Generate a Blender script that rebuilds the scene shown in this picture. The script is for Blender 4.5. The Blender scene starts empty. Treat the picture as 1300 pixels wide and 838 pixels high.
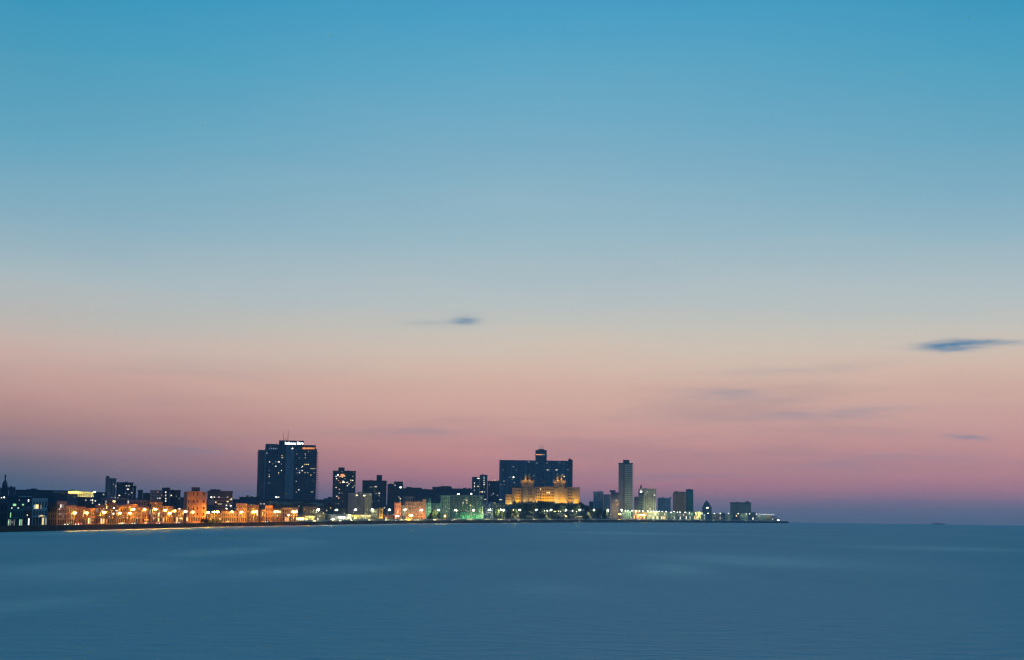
import bpy, bmesh, math, random
from mathutils import Vector, Matrix
rnd = random.Random(7)
SC = bpy.context.scene
COL = SC.collection
R_EARTH = 6.37e6
F, CX, CY, EYE = 1800.0, 650.0, 419.0, 8.0          # photograph 1300 x 838
PITCH = math.atan((655.65 - CY) / F)
ROLL = math.atan(0.013)

# ------------------------------------------------------------------ camera
fwd = Vector((0, math.cos(PITCH), math.sin(PITCH)))
up0 = Vector((0, -math.sin(PITCH), math.cos(PITCH)))
rt0 = Vector((1, 0, 0))
RT = rt0 * math.cos(ROLL) + up0 * math.sin(ROLL)
UP = up0 * math.cos(ROLL) - rt0 * math.sin(ROLL)
cam = bpy.data.cameras.new('camera')
cam.sensor_width = 36; cam.lens = 36 * F / 1300
cam.clip_start = 1; cam.clip_end = 60000
co = bpy.data.objects.new('camera', cam); COL.objects.link(co)
m = Matrix((RT, UP, -fwd)).transposed().to_4x4(); m.translation = (0, 0, EYE)
co.matrix_world = m
SC.camera = co

def ray(px, py):
    return fwd + RT * ((px - CX) / F) - UP * ((py - CY) / F)
def at(px, py, Y):
    d = ray(px, py); return Vector((0, 0, EYE)) + d * (Y / d.y)
def yeye(px): return 655.65 + 0.013 * (px - 650)
def interp(t, x):
    if x <= t[0][0]: return t[0][1]
    for (a, b), (c, d) in zip(t, t[1:]):
        if x <= c: return b + (d - b) * (x - a) / (c - a)
    return t[-1][1]
SHORE = [(-150, 450), (0, 518), (50, 552), (100, 592), (150, 642), (200, 699), (250, 772), (300, 852), (350, 928), (400, 1020),
         (450, 1160), (500, 1320), (550, 1460), (600, 1620), (650, 1830), (700, 2080), (750, 2390), (800, 2720), (850, 3050),
         (900, 3400), (950, 3820), (1001, 4300)]
def shore(px): return interp(SHORE, px)
def wallz(px): return interp([(-150, 2.2), (300, 2.3), (560, 3.0), (700, 3.7), (800, 4.2), (1001, 4.2)], px)
def smooth(a, b, x):
    t = max(0.0, min(1.0, (x - a) / (b - a))); return t * t * (3 - 2 * t)
def gz(px, Y):
    s = Y - shore(px)
    z = wallz(px) - 0.6
    z += max(0, min(1, (s - 80) / 900)) * 22 * (1 - smooth(600, 665, px))
    z += 17 * smooth(628, 662, px) * (1 - smooth(742, 786, px)) * smooth(22, 75, s)
    return z
def gxy(px, Y):
    p = at(px, yeye(px), Y); return p.x, p.y

# ------------------------------------------------------------------ materials
def srgb(r, g, b):
    f = lambda c: (c / 255 / 12.92) if c <= 10.3 else ((c / 255 + 0.055) / 1.055) ** 2.4
    return (f(r), f(g), f(b))
MATS = {}
def newmat(name):
    mt = bpy.data.materials.new(name); mt.use_nodes = True
    n = mt.node_tree.nodes; n.clear()
    out = n.new('ShaderNodeOutputMaterial'); b = n.new('ShaderNodeBsdfPrincipled')
    mt.node_tree.links.new(b.outputs[0], out.inputs[0])
    return mt, n, mt.node_tree.links, b
def wall_mat(col, rough=0.9, var=0.35, scale=0.12):
    """painted, weathered masonry: streaky stains fixed to the wall"""
    key = ('w', col, rough, var, scale)
    if key in MATS: return MATS[key]
    mt, n, l, b = newmat('weathered_paint')
    geo = n.new('ShaderNodeNewGeometry'); mp = n.new('ShaderNodeMapping')
    mp.inputs['Scale'].default_value = (1, 1, 0.35)
    no = n.new('ShaderNodeTexNoise'); no.inputs['Scale'].default_value = scale; no.inputs['Detail'].default_value = 6
    no.inputs['Roughness'].default_value = 0.7
    rp = n.new('ShaderNodeValToRGB')
    rp.color_ramp.elements[0].position = 0.3; rp.color_ramp.elements[1].position = 0.7
    k = 1 - var
    rp.color_ramp.elements[0].color = (col[0] * k, col[1] * k, col[2] * k, 1)
    rp.color_ramp.elements[1].color = (min(1, col[0] * 1.12), min(1, col[1] * 1.12), min(1, col[2] * 1.12), 1)
    l.new(geo.outputs['Position'], mp.inputs[0]); l.new(mp.outputs[0], no.inputs['Vector'])
    l.new(no.outputs['Fac'], rp.inputs[0]); l.new(rp.outputs[0], b.inputs['Base Color'])
    b.inputs['Roughness'].default_value = rough
    MATS[key] = mt; return mt
def plain(name, col, rough=0.6, metal=0.0):
    key = ('p', name)
    if key in MATS: return MATS[key]
    mt, n, l, b = newmat(name)
    b.inputs['Base Color'].default_value = (*col, 1); b.inputs['Roughness'].default_value = rough
    b.inputs['Metallic'].default_value = metal
    MATS[key] = mt; return mt
def glow(name, col, s, sample=False, vary=False):
    key = ('g', name)
    if key in MATS: return MATS[key]
    mt, n, l, b = newmat(name)
    b.inputs['Base Color'].default_value = (0.1, 0.1, 0.1, 1)
    b.inputs['Emission Color'].default_value = (*col, 1); b.inputs['Emission Strength'].default_value = s
    if vary:                       # rooms are never lit equally
        oi = n.new('ShaderNodeObjectInfo'); mr = n.new('ShaderNodeMapRange'); l.new(oi.outputs['Random'], mr.inputs[0])
        mr.inputs[3].default_value = s * .35; mr.inputs[4].default_value = s * 1.3; l.new(mr.outputs[0], b.inputs['Emission Strength'])
    mt.cycles.emission_sampling = 'FRONT' if sample else 'NONE'
    MATS[key] = mt; return mt
W = dict(  # wall paints and stones; the rose tones carry warm city light
    navy=(0.075, 0.10, 0.13), dark=(0.10, 0.105, 0.115), slate=(0.10, 0.13, 0.165), conc=(0.24, 0.24, 0.25), grey=(0.30, 0.31, 0.34),
    cream=(0.48, 0.43, 0.32), ochre=(0.47, 0.33, 0.17), pink=(0.42, 0.25, 0.20), salmon=(0.45, 0.27, 0.19), mauve=(0.32, 0.26, 0.29),
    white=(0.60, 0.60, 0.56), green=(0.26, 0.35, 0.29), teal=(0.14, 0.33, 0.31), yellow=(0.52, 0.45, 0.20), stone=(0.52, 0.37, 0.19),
    brown=(0.28, 0.19, 0.14), red=(0.38, 0.12, 0.08), blue=(0.14, 0.24, 0.38), glassteal=(0.03, 0.16, 0.20), lilac=(0.30, 0.28, 0.34), pale=(0.52, 0.49, 0.50), rose=(0.80, 0.54, 0.46), roselit=(0.42, 0.30, 0.29))
def wm(k): return wall_mat(W[k])
GLASS = plain('dark_window_glass', (0.025, 0.032, 0.045), 0.2)
METAL = plain('galvanised_steel', (0.32, 0.33, 0.33), 0.5, 0.6)
DARKMETAL = plain('dark_steel', (0.06, 0.06, 0.065), 0.5, 0.5)
LIT = {
    'w': glow('lit_white_room', (1, 0.93, 0.78), 1.6, vary=True), 'c': glow('lit_cool_room', (0.75, 0.95, 1.0), 1.3, vary=True),
    'y': glow('lit_yellow_room', (1, 0.74, 0.30), 1.7, vary=True), 'o': glow('lit_orange_room', (1, 0.36, 0.10), 1.5, vary=True),
    'd': glow('dim_room', (0.8, 0.85, 0.75), 0.40, vary=True), 'g': glow('lit_green_room', (0.45, 1, 0.45), 0.9),
    'B': glow('bright_white_lamp', (1, 0.97, 0.85), 9), 'O': glow('bright_orange_lamp', (1, 0.45, 0.06), 9),
    'Y': glow('bright_yellow_lamp', (1, 0.85, 0.30), 6), 'b': glow('dim_blue_letters', (0.45, 0.6, 1), 0.45)}

# ------------------------------------------------------------------ object helpers
def link(o, parent=None):
    COL.objects.link(o)
    if parent is not None: o.parent = parent
    return o
def tag(o, label=None, cat=None, group=None, kind=None):
    if label: o['label'] = label
    if cat: o['category'] = cat
    if group: o['group'] = group
    if kind: o['kind'] = kind
    return o
def bm_box(bm, x0, x1, y0, y1, z0, z1):
    v = [bm.verts.new(p) for p in ((x0, y0, z0), (x1, y0, z0), (x1, y1, z0), (x0, y1, z0), (x0, y0, z1), (x1, y0, z1), (x1, y1, z1), (x0, y1, z1))]
    for f in ((0, 3, 2, 1), (4, 5, 6, 7), (0, 1, 5, 4), (1, 2, 6, 5), (2, 3, 7, 6), (3, 0, 4, 7)): bm.faces.new([v[i] for i in f])
def bm_tube(bm, p0, p1, r0, r1=None, n=8):
    r1 = r0 if r1 is None else r1
    p0, p1 = Vector(p0), Vector(p1); d = (p1 - p0).normalized()
    a = d.orthogonal().normalized(); b = d.cross(a)
    A, B = [], []
    for i in range(n):
        t = 2 * math.pi * i / n; q = a * math.cos(t) + b * math.sin(t)
        A.append(bm.verts.new(p0 + q * r0)); B.append(bm.verts.new(p1 + q * r1))
    for i in range(n): bm.faces.new((A[i], A[(i + 1) % n], B[(i + 1) % n], B[i]))
    bm.faces.new(A[::-1]); bm.faces.new(B)
def bm_lathe(bm, prof, n=14, c=(0, 0)):
    rings = []
    for r, z in prof:
        rings.append([bm.verts.new((c[0] + r * math.cos(2 * math.pi * i / n), c[1] + r * math.sin(2 * math.pi * i / n), z)) for i in range(n)])
    for a, b in zip(rings, rings[1:]):
        for i in range(n): bm.faces.new((a[i], a[(i + 1) % n], b[(i + 1) % n], b[i]))
    bm.faces.new(rings[0][::-1]); bm.faces.new(rings[-1])
def mesh_obj(name, bm, mat, parent=None, smooth_=False):
    me = bpy.data.meshes.new(name); bmesh.ops.recalc_face_normals(bm, faces=bm.faces); bm.to_mesh(me); bm.free()
    for mt in (mat if isinstance(mat, (list, tuple)) else [mat]): me.materials.append(mt)
    if smooth_: me.polygons.foreach_set('use_smooth', [True] * len(me.polygons))
    return link(bpy.data.objects.new(name, me), parent)
def empty(name, loc, rz=0):
    o = bpy.data.objects.new(name, None); o.location = loc; o.rotation_euler = (0, 0, rz); o.empty_display_size = 1
    return link(o)
UNIT = {}
def ubox(name, parent, x0, x1, y0, y1, z0, z1, mat):
    """a box part that shares one unit mesh per material"""
    k = (name, mat.name)
    if k not in UNIT:
        bm = bmesh.new(); bm_box(bm, -.5, .5, -.5, .5, -.5, .5)
        me = bpy.data.meshes.new(name); bmesh.ops.recalc_face_normals(bm, faces=bm.faces); bm.to_mesh(me); bm.free(); me.materials.append(mat); UNIT[k] = me
    o = bpy.data.objects.new(name, UNIT[k]); link(o, parent)
    o.location = ((x0 + x1) / 2, (y0 + y1) / 2, (z0 + z1) / 2); o.scale = (abs(x1 - x0), abs(y1 - y0), abs(z1 - z0))
    return o

class Bld:
    """one building: an Empty at the middle of the foot of its front; x to the right, y away from the sea, z up"""
    def __init__(s, name, label, cat, px0, px1, top, Y, mat, dep=14, yaw=0, group=None, body=True, roof=True, base=None, sink=1.0, bodyname='wall'):
        s.pc = (px0 + px1) / 2
        if Y < shore(px1) + 12: print('IN THE SEA', name, px1, Y, shore(px1))
        mid = at(s.pc, (top + 652) / 2, Y); s.Y = Y
        zb = gz(s.pc, Y) - sink if base is None else base
        s.az = math.atan2(mid.x, mid.y)
        rz = -s.az + math.radians(yaw)
        s.o = Vector((mid.x, mid.y, zb)); s.ex = Vector((math.cos(rz), math.sin(rz), 0)); s.ey = Vector((-math.sin(rz), math.cos(rz), 0))
        s.root = empty(name, s.o, rz); tag(s.root, label, cat, group)
        s.mpp = Y / F; s.u0, s.h = s.uv(px0, top); s.u1 = s.uv(px1, top)[0]
        s.mat = mat; s.dep = dep; s.n = 0
        if body:
            bm = bmesh.new(); bm_box(bm, s.u0, s.u1, 0, dep, 0, s.h)
            s.wall = mesh_obj(bodyname, bm, mat, s.root)
            if roof:
                bm = bmesh.new(); t = max(0.35, 0.35 * s.mpp)
                bm_box(bm, s.u0 - .25, s.u1 + .25, -.25, dep + .25, s.h - t, s.h + .15)
                bm_box(bm, s.u0 - .1, s.u1 + .1, -.1, .25, s.h + .15, s.h + .15 + .5)
                mesh_obj('roof', bm, mat, s.root)
    def uv(s, px, py):
        d = ray(px, py); n = s.ey; p0 = Vector((0, 0, EYE))
        t = (s.o - p0).dot(n) / d.dot(n); p = p0 + d * t - s.o
        return p.dot(s.ex), p.z
    def part(s, name, px0, px1, py0, py1, mat=None, front=0.0, dep=None):
        """box from px0..px1 and py0 (top) .. py1 (bottom; None = foot), its front FRONT metres proud of the wall"""
        u0, v1 = s.uv(px0, py0); u1 = s.uv(px1, py0)[0]; v0 = 0.0 if py1 is None else s.uv((px0 + px1) / 2, py1)[1]
        d = s.dep if dep is None else dep
        return ubox(name, s.root, u0, u1, -front, -front + d, v0, v1, mat or s.mat)
    def win(s, px, py, k='w', w=1.6, h=1.4, name='window', proud=0.06):
        u, v = s.uv(px, py); mt = LIT[k] if isinstance(k, str) else k
        return ubox(name, s.root, u - w * s.mpp / 2 if w < 0 else u - w / 2, u + w / 2, -proud, .1, v - h / 2, v + h / 2, mt)
    def wins(s, pts, proud=0.06):
        for p in pts:
            px, py, k = p[:3]; w = (p[3] if len(p) > 3 else 1.3) * s.mpp; h = (p[4] if len(p) > 4 else 1.2) * s.mpp
            s.win(px, py, k, w, h, proud=proud)
    def grid(s, rows, cols, px0, px1, py0, py1, wf=.5, hf=.6, lit=0.0, kinds='wyd', mat=None, proud=0.05, skip=0.0, name='window', sill=None):
        for r in range(rows):
            for c in range(cols):
                if rnd.random() < skip: continue
                px = px0 + (c + .5) * (px1 - px0) / cols; py = py0 + (r + .5) * (py1 - py0) / rows
                k = rnd.choice(kinds) if rnd.random() < lit else (mat or GLASS)
                o = s.win(px, py, k, (px1 - px0) / cols * wf * s.mpp, (py1 - py0) / rows * hf * s.mpp, name, proud)
    def slabs(s, n, px0, px1, py0, py1, mat, proud=.9, name='balcony', th=.35, back=0.3):
        for i in range(n):
            py = py0 + (i + .5) * (py1 - py0) / n
            u0, v = s.uv(px0, py); u1 = s.uv(px1, py)[0]
            ubox(name, s.root, u0, u1, -proud, back, v - th / 2, v + th / 2, mat)
    def fins(s, n, px0, px1, py0, py1, mat, proud=.5, wf=.25, name='pier'):
        for i in range(n):
            px = px0 + (i + .5) * (px1 - px0) / n; w = (px1 - px0) / n * wf
            s.part(name, px - w / 2, px + w / 2, py0, py1, mat, proud, proud + .2)
    def mast(s, px, py_top, py_bot, r=.18, name='antenna', y=3, mat=None):
        u, v1 = s.uv(px, py_top); v0 = s.uv(px, py_bot)[1]
        bm = bmesh.new(); bm_tube(bm, (u, y, v0 - .5), (u, y, v1), r, r * .4, 6)
        for k in (.35, .6, .8): bm_tube(bm, (u - 1.2 * (1 - k), y, v0 + (v1 - v0) * k), (u + 1.2 * (1 - k), y, v0 + (v1 - v0) * k), r * .5, r * .5, 5)
        return mesh_obj(name, bm, mat or DARKMETAL, s.root)
    def light(s, px, py, front, energy, col, up=True, angle=100, size=.4, fixture=True):
        """a floodlight standing before the wall: a lit lens that faces the wall and the beam it throws"""
        u, v = s.uv(px, py)
        ld = bpy.data.lights.new('flood_beam', 'SPOT' if up else 'POINT'); ld.energy = energy; ld.color = col
        ld.shadow_soft_size = size
        if up: ld.spot_size = math.radians(angle); ld.spot_blend = .9
        lo = bpy.data.objects.new('flood_beam', ld); link(lo, s.root); lo.location = (u, -front, v)
        if up: lo.rotation_euler = (math.radians(90 + 64), 0, 0)
        if fixture: ubox('floodlight', s.root, u - .35, u + .35, -front - .7, -front - .35, v - .3, v + .3, DARKMETAL)
        return lo
    def letters(s, text, px0, px1, py0, py1, mat, front=.3, name='sign_lettering'):
        cu = bpy.data.curves.new(name, 'FONT'); cu.body = text; cu.extrude = .12; cu.offset = 0.012; cu.resolution_u = 3
        o = bpy.data.objects.new(name, cu); link(o, s.root); cu.materials.append(mat)
        bpy.context.view_layer.update()
        w0, h0 = max(o.dimensions.x, .01), max(o.dimensions.y, .01)
        u0, v1 = s.uv(px0, py0); u1, v0 = s.uv(px1, py1)
        me = bpy.data.meshes.new_from_object(o.evaluated_get(bpy.context.evaluated_depsgraph_get())); bpy.data.objects.remove(o)
        me.materials.clear(); me.materials.append(mat); o = bpy.data.objects.new(name, me); link(o, s.root)
        o.rotation_euler = (math.radians(90), 0, 0); o.scale = ((u1 - u0) / w0, (v1 - v0) / h0, 1); o.location = (u0, -front, v0)
        return o
SODIUM, HALIDE, FARW, FLOOD, HAZE = 9000.0, 22000.0, 30000.0, 15.0, 6.0e-5
# ------------------------------------------------------------------ sky
def build_world():
    w = bpy.data.worlds.new('World'); SC.world = w; w.use_nodes = True
    nt = w.node_tree; n, l = nt.nodes, nt.links; n.clear()
    def N(t, **k):
        q = n.new(t)
        for a, b in k.items(): setattr(q, a, b)
        return q
    def math_(op, a, b=None, clamp=False):
        q = N('ShaderNodeMath', operation=op, use_clamp=clamp)
        for i, v in enumerate((a, b)):
            if v is None: continue
            if hasattr(v, 'links'): l.new(v, q.inputs[i])
            else: q.inputs[i].default_value = v
        return q.outputs[0]
    def mapr(v, a, b, c, d):
        q = N('ShaderNodeMapRange', interpolation_type='SMOOTHSTEP'); l.new(v, q.inputs[0])
        for i, x in enumerate((a, b, c, d)): q.inputs[i + 1].default_value = x
        return q.outputs[0]
    tc = N('ShaderNodeTexCoord'); dirv = tc.outputs['Generated']
    sep = N('ShaderNodeSeparateXYZ'); l.new(dirv, sep.inputs[0]); X, Yc, Z = sep.outputs
    az = math_('ARCTAN2', X, Yc)
    # long flat veils of thin cloud: noise stretched along the horizon
    def veil(scale, seed, detail=5, tilt=2):
        mp = N('ShaderNodeMapping'); mp.inputs['Scale'].default_value = scale; mp.inputs['Location'].default_value = seed
        mp.inputs['Rotation'].default_value = (0, math.radians(tilt), 0)
        no = N('ShaderNodeTexNoise'); no.inputs['Scale'].default_value = 1; no.inputs['Detail'].default_value = detail; no.inputs['Roughness'].default_value = .55
        l.new(dirv, mp.inputs[0]); l.new(mp.outputs[0], no.inputs['Vector']); return no.outputs['Fac']
    v1, v2, v3 = veil((3.2, 3.2, 24), (3, 1, 2), 6, 4), veil((9, 9, 70), (9, 4, 1), 5, -3), veil((2.0, 2.0, 7), (2, 7, 5), 4, 7)
    warp = math_('MULTIPLY', math_('SUBTRACT', v1, .5), .030)
    warp = math_('ADD', warp, math_('MULTIPLY', math_('SUBTRACT', v2, .5), .010))
    warp = math_('MULTIPLY', warp, mapr(Z, .0, .035, .25, 1.0))
    Zw = math_('ADD', Z, warp)
    u = math_('MULTIPLY', math_('ADD', Zw, .05), 1 / .55)          # ramp space: z from -0.05 to 0.5
    def ramp(stops):
        q = N('ShaderNodeValToRGB'); q.color_ramp.interpolation = 'B_SPLINE' if False else 'LINEAR'
        e = q.color_ramp.elements
        stops = sorted((( z + .05) / .55, c) for z, c in stops)
        e[0].position, e[0].color = stops[0][0], (*srgb(*stops[0][1]), 1)
        e[1].position, e[1].color = stops[-1][0], (*srgb(*stops[-1][1]), 1)
        for p, c in stops[1:-1]:
            k = e.new(p); k.color = (*srgb(*c), 1)
        l.new(u, q.inputs[0]); return q.outputs[0]
    mid = ramp(SKY_MID); lef = ramp(SKY_LEFT); east = ramp(SKY_EAST)
    def mix(f, a, b, mode='MIX'):
        q = N('ShaderNodeMix', data_type='RGBA', blend_type=mode)
        if hasattr(f, 'links'): l.new(f, q.inputs[0])
        else: q.inputs[0].default_value = f
        l.new(a, q.inputs[6])
        if hasattr(b, 'links'): l.new(b, q.inputs[7])
        else: q.inputs[7].default_value = b
        return q.outputs[2]
    col = mix(mapr(az, -.40, .02, 1, 0), mid, lef)
    col = mix(math_('MULTIPLY', mapr(az, .05, .42, 0, .8), mapr(Z, .13, .25, 0, 1)), col, lef)
    col = mix(mapr(Yc, .75, -.25, 0, 1), col, east)
    # grey-mauve veils low in the west
    vm = math_('MULTIPLY', mapr(v1, .46, .66, 0, 1), math_('MULTIPLY', mapr(Z, .01, .05, 0, 1), mapr(Z, .07, .12, 1, 0)))
    col = mix(math_('MULTIPLY', vm, .36), col, (*srgb(128, 112, 134), 1))
    col = mix(math_('MULTIPLY', mapr(v3, .50, .8, 0, .12), 1.0), col, (*srgb(110, 140, 165), 1))
    # a few small separate clouds, each a soft lens-shaped patch in its own direction
    for (px, py, wx, wz, a, s) in CLOUDS:
        d = ray(px, py).normalized(); a0 = math.atan2(d.x, d.y)
        da = math_('ADD', math_('SUBTRACT', az, a0), math_('MULTIPLY', math_('SUBTRACT', v3, .5), .008))
        dz = math_('ADD', math_('SUBTRACT', Z, d.z), math_('MULTIPLY', math_('SUBTRACT', v2, .5), .020))
        dz = math_('SUBTRACT', dz, math_('MULTIPLY', da, s))
        q = math_('ADD', math_('POWER', math_('ABSOLUTE', math_('DIVIDE', da, wx / F)), 2), math_('POWER', math_('ABSOLUTE', math_('DIVIDE', dz, wz / F)), 2))
        g = math_('MULTIPLY', math_('POWER', 2.718, math_('MULTIPLY', q, -1)), a)
        tex = mapr(veil((40, 40, 330), (px, 2, py), 5), .30, .62, .55, 1.1)
        col = mix(math_('MULTIPLY', g, tex, True), col, (*srgb(84, 130, 164), 1))
    bg = N('ShaderNodeBackground'); l.new(col, bg.inputs[0]); bg.inputs[1].default_value = 1.0
    ns = N('ShaderNodeTexSky', sky_type='NISHITA'); ns.sun_disc = False
    ns.sun_elevation = math.radians(-4); ns.sun_rotation = math.radians(8)
    bg2 = N('ShaderNodeBackground'); l.new(ns.outputs[0], bg2.inputs[0]); bg2.inputs[1].default_value = .05
    ad = N('ShaderNodeAddShader'); l.new(bg.outputs[0], ad.inputs[0]); l.new(bg2.outputs[0], ad.inputs[1])
    out = N('ShaderNodeOutputWorld'); l.new(ad.outputs[0], out.inputs[0])

# z = sine of the elevation
SKY_MID = [(-.05, (100, 106, 122)), (.002, (106, 108, 124)), (.0075, (128, 114, 128)), (.014, (168, 123, 136)), (.024, (192, 129, 138)), (.036, (206, 141, 142)), (.050, (212, 153, 148)),
           (.062, (212, 162, 154)), (.075, (215, 172, 160)), (.090, (217, 179, 164)), (.102, (217, 189, 173)), (.117, (211, 196, 182)), (.130, (201, 197, 188)), (.157, (182, 194, 197)),
           (.195, (154, 186, 199)), (.249, (126, 175, 198)), (.301, (98, 168, 198)), (.345, (75, 160, 197)), (.40, (58, 140, 190)), (.5, (36, 116, 170))]
SKY_LEFT = [(-.05, (62, 92, 114)), (.005, (66, 94, 114)), (.020, (80, 99, 116)), (.030, (102, 106, 122)), (.040, (140, 119, 130)), (.050, (164, 130, 133)), (.060, (178, 138, 136)), (.078, (198, 156, 149)), (.095, (207, 172, 162)), (.112, (203, 182, 173)), (.130, (190, 186, 181)), (.157, (172, 188, 193)),
            (.195, (136, 176, 194)), (.249, (100, 166, 192)), (.301, (68, 157, 190)), (.345, (45, 146, 186)), (.40, (42, 128, 180)), (.5, (32, 112, 166))]
SKY_EAST = [(-.05, (50, 80, 112)), (.02, (62, 84, 116)), (.08, (96, 98, 130)), (.16, (86, 110, 148)), (.3, (42, 112, 160)), (.5, (34, 112, 166))]
# px, py, half width, half height, strength, slope
CLOUDS = [(592, 403.5, 18, 5.5, .74, .04), (556, 407, 40, 4.5, .24, .02), (1208, 437.5, 34, 6.2, 1.1, 0), (1256, 434.6, 36, 3.6, .7, 0), (1230, 557.5, 24, 2.8, .5, 0), (1218, 437, 58, 3.2, .35, 0), (245, 576, 42, 5, .22, 0), (930, 503, 70, 5, .26, -.06), (1060, 526, 90, 5, .28, .02), (1150, 585, 110, 4, .2, .02), (860, 604, 90, 5, .2, 0), (540, 550, 80, 6, .2, -.03), (1010, 470, 120, 7, .16, .02)]
build_world()
sd = bpy.data.lights.new('afterglow_sun', 'SUN'); sd.energy = .06; sd.angle = math.radians(25); sd.color = (1, .62, .52)
so = bpy.data.objects.new('afterglow_sun', sd); link(so); so.location = (0, 3000, 900)
so.rotation_euler = (math.radians(-87), 0, math.radians(-8))     # from low in the west, behind the city

# ------------------------------------------------------------------ sea
def sea_mat():
    mt, n, l, b = newmat('sea_water')
    geo = n.new('ShaderNodeNewGeometry')
    def noise(scale, detail, rough=.55, sc=(1, 1, 1), rot=0):
        mp = n.new('ShaderNodeMapping'); mp.inputs['Scale'].default_value = sc; mp.inputs['Rotation'].default_value = (0, 0, rot)
        q = n.new('ShaderNodeTexNoise'); q.inputs['Scale'].default_value = scale; q.inputs['Detail'].default_value = detail; q.inputs['Roughness'].default_value = rough
        l.new(geo.outputs['Position'], mp.inputs[0]); l.new(mp.outputs[0], q.inputs['Vector']); return q.outputs['Fac']
    patches = noise(.013, 4, .55, (1.0, .36, 1), .6)
    fine = noise(.32, 7, .7, (.7, 1.0, 1), .2)
    rp = n.new('ShaderNodeValToRGB'); e = rp.color_ramp.elements
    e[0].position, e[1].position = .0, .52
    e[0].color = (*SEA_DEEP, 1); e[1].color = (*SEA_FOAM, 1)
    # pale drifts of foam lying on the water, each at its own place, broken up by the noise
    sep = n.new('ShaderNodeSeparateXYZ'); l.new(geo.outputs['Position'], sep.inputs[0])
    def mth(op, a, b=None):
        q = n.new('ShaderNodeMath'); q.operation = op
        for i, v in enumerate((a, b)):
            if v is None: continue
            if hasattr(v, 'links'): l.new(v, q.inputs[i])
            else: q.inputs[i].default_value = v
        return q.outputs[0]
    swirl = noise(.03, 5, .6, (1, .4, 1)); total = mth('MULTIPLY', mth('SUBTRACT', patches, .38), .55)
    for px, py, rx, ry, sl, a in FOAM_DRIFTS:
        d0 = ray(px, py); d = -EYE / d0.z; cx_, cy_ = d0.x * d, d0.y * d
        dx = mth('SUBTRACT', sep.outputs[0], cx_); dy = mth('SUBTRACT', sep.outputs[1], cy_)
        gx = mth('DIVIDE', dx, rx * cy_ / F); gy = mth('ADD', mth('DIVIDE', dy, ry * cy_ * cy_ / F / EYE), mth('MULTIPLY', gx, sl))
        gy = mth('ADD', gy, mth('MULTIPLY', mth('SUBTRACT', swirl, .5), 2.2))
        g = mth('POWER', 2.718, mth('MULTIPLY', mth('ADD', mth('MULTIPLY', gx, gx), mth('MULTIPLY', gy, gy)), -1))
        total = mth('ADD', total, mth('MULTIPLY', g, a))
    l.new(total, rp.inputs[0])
    mx = n.new('ShaderNodeMix'); mx.data_type = 'RGBA'; mx.blend_type = 'MULTIPLY'; mx.inputs[0].default_value = .42
    r2 = n.new('ShaderNodeValToRGB'); r2.color_ramp.elements[0].position = .34; r2.color_ramp.elements[1].position = .66
    r2.color_ramp.elements[0].color = (.62, .62, .62, 1); r2.color_ramp.elements[1].color = (1.25, 1.25, 1.25, 1)
    l.new(fine, r2.inputs[0]); l.new(rp.outputs[0], mx.inputs[6]); l.new(r2.outputs[0], mx.inputs[7])
    bp = n.new('ShaderNodeBump'); bp.inputs['Strength'].default_value = .7; bp.inputs['Distance'].default_value = .5
    l.new(noise(.5, 4, .6, (.6, 1, 1)), bp.inputs['Height'])
    n.remove(b); df = n.new('ShaderNodeBsdfDiffuse'); gl = n.new('ShaderNodeBsdfGlossy'); ms = n.new('ShaderNodeMixShader'); out = [q for q in n if q.type == 'OUTPUT_MATERIAL'][0]
    l.new(mx.outputs[2], df.inputs[0]); gl.inputs[0].default_value = (.70, .82, .95, 1); gl.inputs[1].default_value = SEA_ROUGH
    l.new(bp.outputs[0], df.inputs['Normal']); l.new(bp.outputs[0], gl.inputs['Normal'])
    ms.inputs[0].default_value = SEA_SPEC; l.new(df.outputs[0], ms.inputs[1]); l.new(gl.outputs[0], ms.inputs[2]); l.new(ms.outputs[0], out.inputs[0])
    return mt
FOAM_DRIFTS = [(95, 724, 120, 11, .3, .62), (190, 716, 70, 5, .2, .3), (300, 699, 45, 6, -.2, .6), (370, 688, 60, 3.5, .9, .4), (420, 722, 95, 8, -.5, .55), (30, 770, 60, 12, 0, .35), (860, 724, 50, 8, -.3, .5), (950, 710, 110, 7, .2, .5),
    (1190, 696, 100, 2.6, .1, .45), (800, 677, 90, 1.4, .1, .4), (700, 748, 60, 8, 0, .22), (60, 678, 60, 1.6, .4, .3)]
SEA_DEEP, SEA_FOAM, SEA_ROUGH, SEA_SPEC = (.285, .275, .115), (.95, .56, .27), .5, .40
bm = bmesh.new()
NA = 144
radii = [4, 10, 20, 35, 55, 80, 110, 150, 200, 260, 340, 440, 560, 700, 900, 1100, 1400, 1700, 2100, 2600, 3200, 4000, 5000, 6000, 7000, 8000, 9000, 9600, 10100, 10600, 11500, 13000]
rings = []
for r in radii:
    rings.append([bm.verts.new((r * math.sin(2 * math.pi * i / NA), r * math.cos(2 * math.pi * i / NA), -r * r / 2 / R_EARTH)) for i in range(NA)])
for a, b in zip(rings, rings[1:]):
    for i in range(NA): bm.faces.new((a[i], a[(i + 1) % NA], b[(i + 1) % NA], b[i]))
bm.faces.new(rings[0])
sea = mesh_obj('sea', bm, sea_mat(), None, True); tag(sea, kind='structure')

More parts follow.
